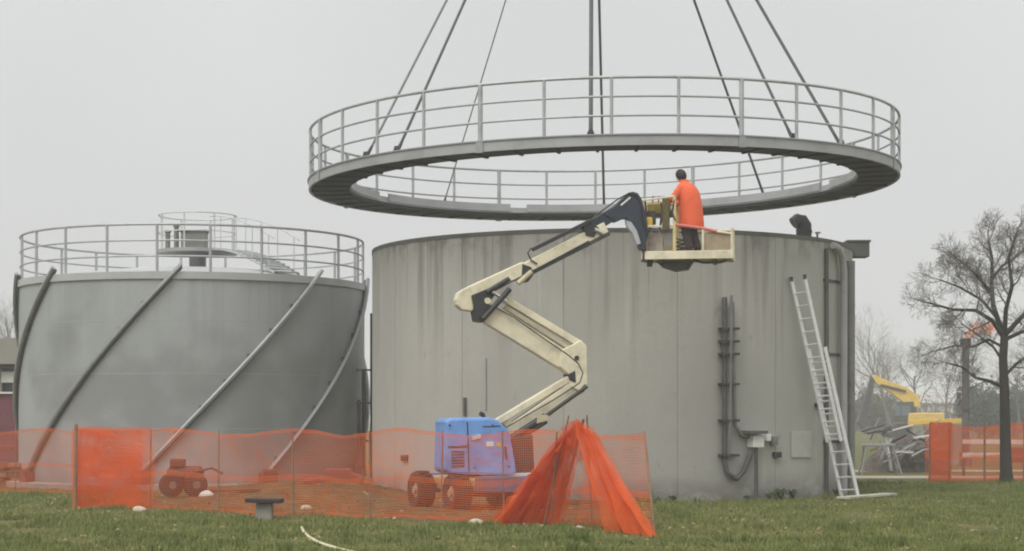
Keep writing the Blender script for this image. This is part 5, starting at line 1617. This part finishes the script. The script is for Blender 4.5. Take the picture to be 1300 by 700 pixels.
# ------------------------------------------------------------------ grass
def make_grass():
    rs = np.random.default_rng(4)
    n = 330000
    # denser towards the camera
    y = 20.5 + (48 - 20.5) * rs.random(n) ** 1.35
    half = y * 0.30
    x = (rs.random(n) * 2 - 1) * half
    keep = np.ones(n, bool)
    keep &= (x - T1.x) ** 2 + (y - T1.y) ** 2 > (R1 + 0.03) ** 2
    keep &= (x - T2.x) ** 2 + (y - T2.y) ** 2 > (R2 + 0.4) ** 2
    x, y = x[keep], y[keep]
    sa = np.array([soil_amount(a, b) for a, b in zip(x.tolist(), y.tolist())])
    cl = np.array([mnoise.noise(Vector((a * .9, b * .9, 2.0))) + .6 * mnoise.noise(Vector((a * 3.1, b * 3.1, 7.0))) for a, b in zip(x.tolist(), y.tolist())])
    k = rs.random(len(x)) > np.clip(sa * 1.05, 0, .985)
    k &= rs.random(len(x)) < np.clip(0.62 + 1.2 * cl, 0.05, 1.0)
    x, y, cl = x[k], y[k], cl[k]
    gz = np.array([ground_h(a, b) for a, b in zip(x.tolist(), y.tolist())])
    m = len(x)
    h = (0.034 + 0.036 * rs.random(m)) * np.clip(1.0 + 1.3 * cl, .35, 2.6)
    tuft = np.array([mnoise.noise(Vector((a * 1.9, b * 1.3, 31.0))) for a, b in zip(x.tolist(), y.tolist())])
    h *= np.where(tuft > .47, 1.7, 1.0)
    # taller uncut fringe at the tank foot
    d1 = np.hypot(x - T1.x, y - T1.y) - R1
    h *= 1 + 1.4 * np.exp(-(d1 / 0.25) ** 2)
    az = rs.random(m) * 6.283; ln = rs.random(m) * 0.8
    wd = 0.008 + 0.008 * rs.random(m)
    wz = rs.random(m) * 6.283
    dx, dy = np.cos(wz) * wd, np.sin(wz) * wd
    V = np.empty((m, 3, 3), np.float32)
    V[:, 0] = np.stack([x - dx, y - dy, gz - .005], 1)
    V[:, 1] = np.stack([x + dx, y + dy, gz - .005], 1)
    V[:, 2] = np.stack([x + np.cos(az) * h * ln, y + np.sin(az) * h * ln, gz + h], 1)
    me = bpy.data.meshes.new('grass')
    me.vertices.add(3 * m); me.vertices.foreach_set('co', V.ravel())
    me.loops.add(3 * m); me.loops.foreach_set('vertex_index', np.arange(3 * m, dtype=np.int32))
    me.polygons.add(m); me.polygons.foreach_set('loop_start', np.arange(0, 3 * m, 3, dtype=np.int32))
    me.update(calc_edges=True)
    a = me.attributes.new('tone', 'FLOAT', 'FACE')
    a.data.foreach_set('value', np.clip(rs.random(m) * .55 + .42 * (0.55 - cl) - .25 * (tuft > .47), 0, 1).astype(np.float32))
    g = bpy.data.materials.new('grass_blades'); g.use_nodes = True
    t = g.node_tree; b = t.nodes['Principled BSDF']
    b.inputs['Roughness'].default_value = .8; b.inputs['Specular IOR Level'].default_value = .2
    at = t.nodes.new('ShaderNodeAttribute'); at.attribute_name = 'tone'
    rp = t.nodes.new('ShaderNodeValToRGB')
    for p_, c_ in ((0.0, (0.10, 0.132, 0.035)), (0.45, (0.18, 0.208, 0.06)), (0.75, (0.24, 0.24, 0.09)), (0.92, (0.36, 0.31, 0.16))):
        if p_ == 0.0: rp.color_ramp.elements[0].position = 0; rp.color_ramp.elements[0].color = (*c_, 1)
        elif p_ == 0.92: rp.color_ramp.elements[-1].position = p_; rp.color_ramp.elements[-1].color = (*c_, 1)
        else: e_ = rp.color_ramp.elements.new(p_); e_.color = (*c_, 1)
    t.links.new(at.outputs['Fac'], rp.inputs[0]); t.links.new(rp.outputs[0], b.inputs['Base Color'])
    me.materials.append(g)
    o = bpy.data.objects.new('grass', me); col.objects.link(o)
    tag(o, 'short uneven lawn grass before the tanks', 'grass', kind='stuff')
make_grass()

def leaf_litter():
    rr = random.Random(12); mb = MB()
    for k in range(900):
        y = rr.uniform(22, 40); x = rr.uniform(-.3, .3) * y
        if (x - T1.x) ** 2 + (y - T1.y) ** 2 < (R1 + .1) ** 2: continue
        c = Vector((x, y, ground_h(x, y) + .035)); a = rr.uniform(0, 6.28); q = rr.uniform(.02, .055)
        u_ = Vector((math.cos(a), math.sin(a), rr.uniform(-.3, .6))) * q; v_ = Vector((-math.sin(a), math.cos(a), rr.uniform(-.3, .3))) * q * .6
        mb.add([c - u_, c + v_, c + u_, c - v_], [(0, 1, 2, 3)])
    tag(mb.build('leaves', mat('dead_leaf', (0.30, 0.22, 0.12), 0.9, 0, 0.6, 1.5), origin=(0, 0, 0)), 'scattered dead leaves on the lawn', 'leaves', kind='stuff')
leaf_litter()

# ------------------------------------------------------------------ misty air
hz = MB().box((0, 385, 9.5), (1420, 860, 21.0))
hm = bpy.data.materials.new('haze'); hm.use_nodes = True
ht = hm.node_tree; ht.nodes.clear()
ho = ht.nodes.new('ShaderNodeOutputMaterial'); hv_ = ht.nodes.new('ShaderNodeVolumePrincipled')
hv_.inputs['Color'].default_value = (1.0, 1.0, 0.99, 1)
hv_.inputs['Density'].default_value = 0.0015
ht.links.new(hv_.outputs[0], ho.inputs['Volume'])
ho_ = hz.build('haze', hm, origin=(0, 0, 0))
tag(ho_, 'pale winter haze over the whole site', 'haze', kind='stuff')
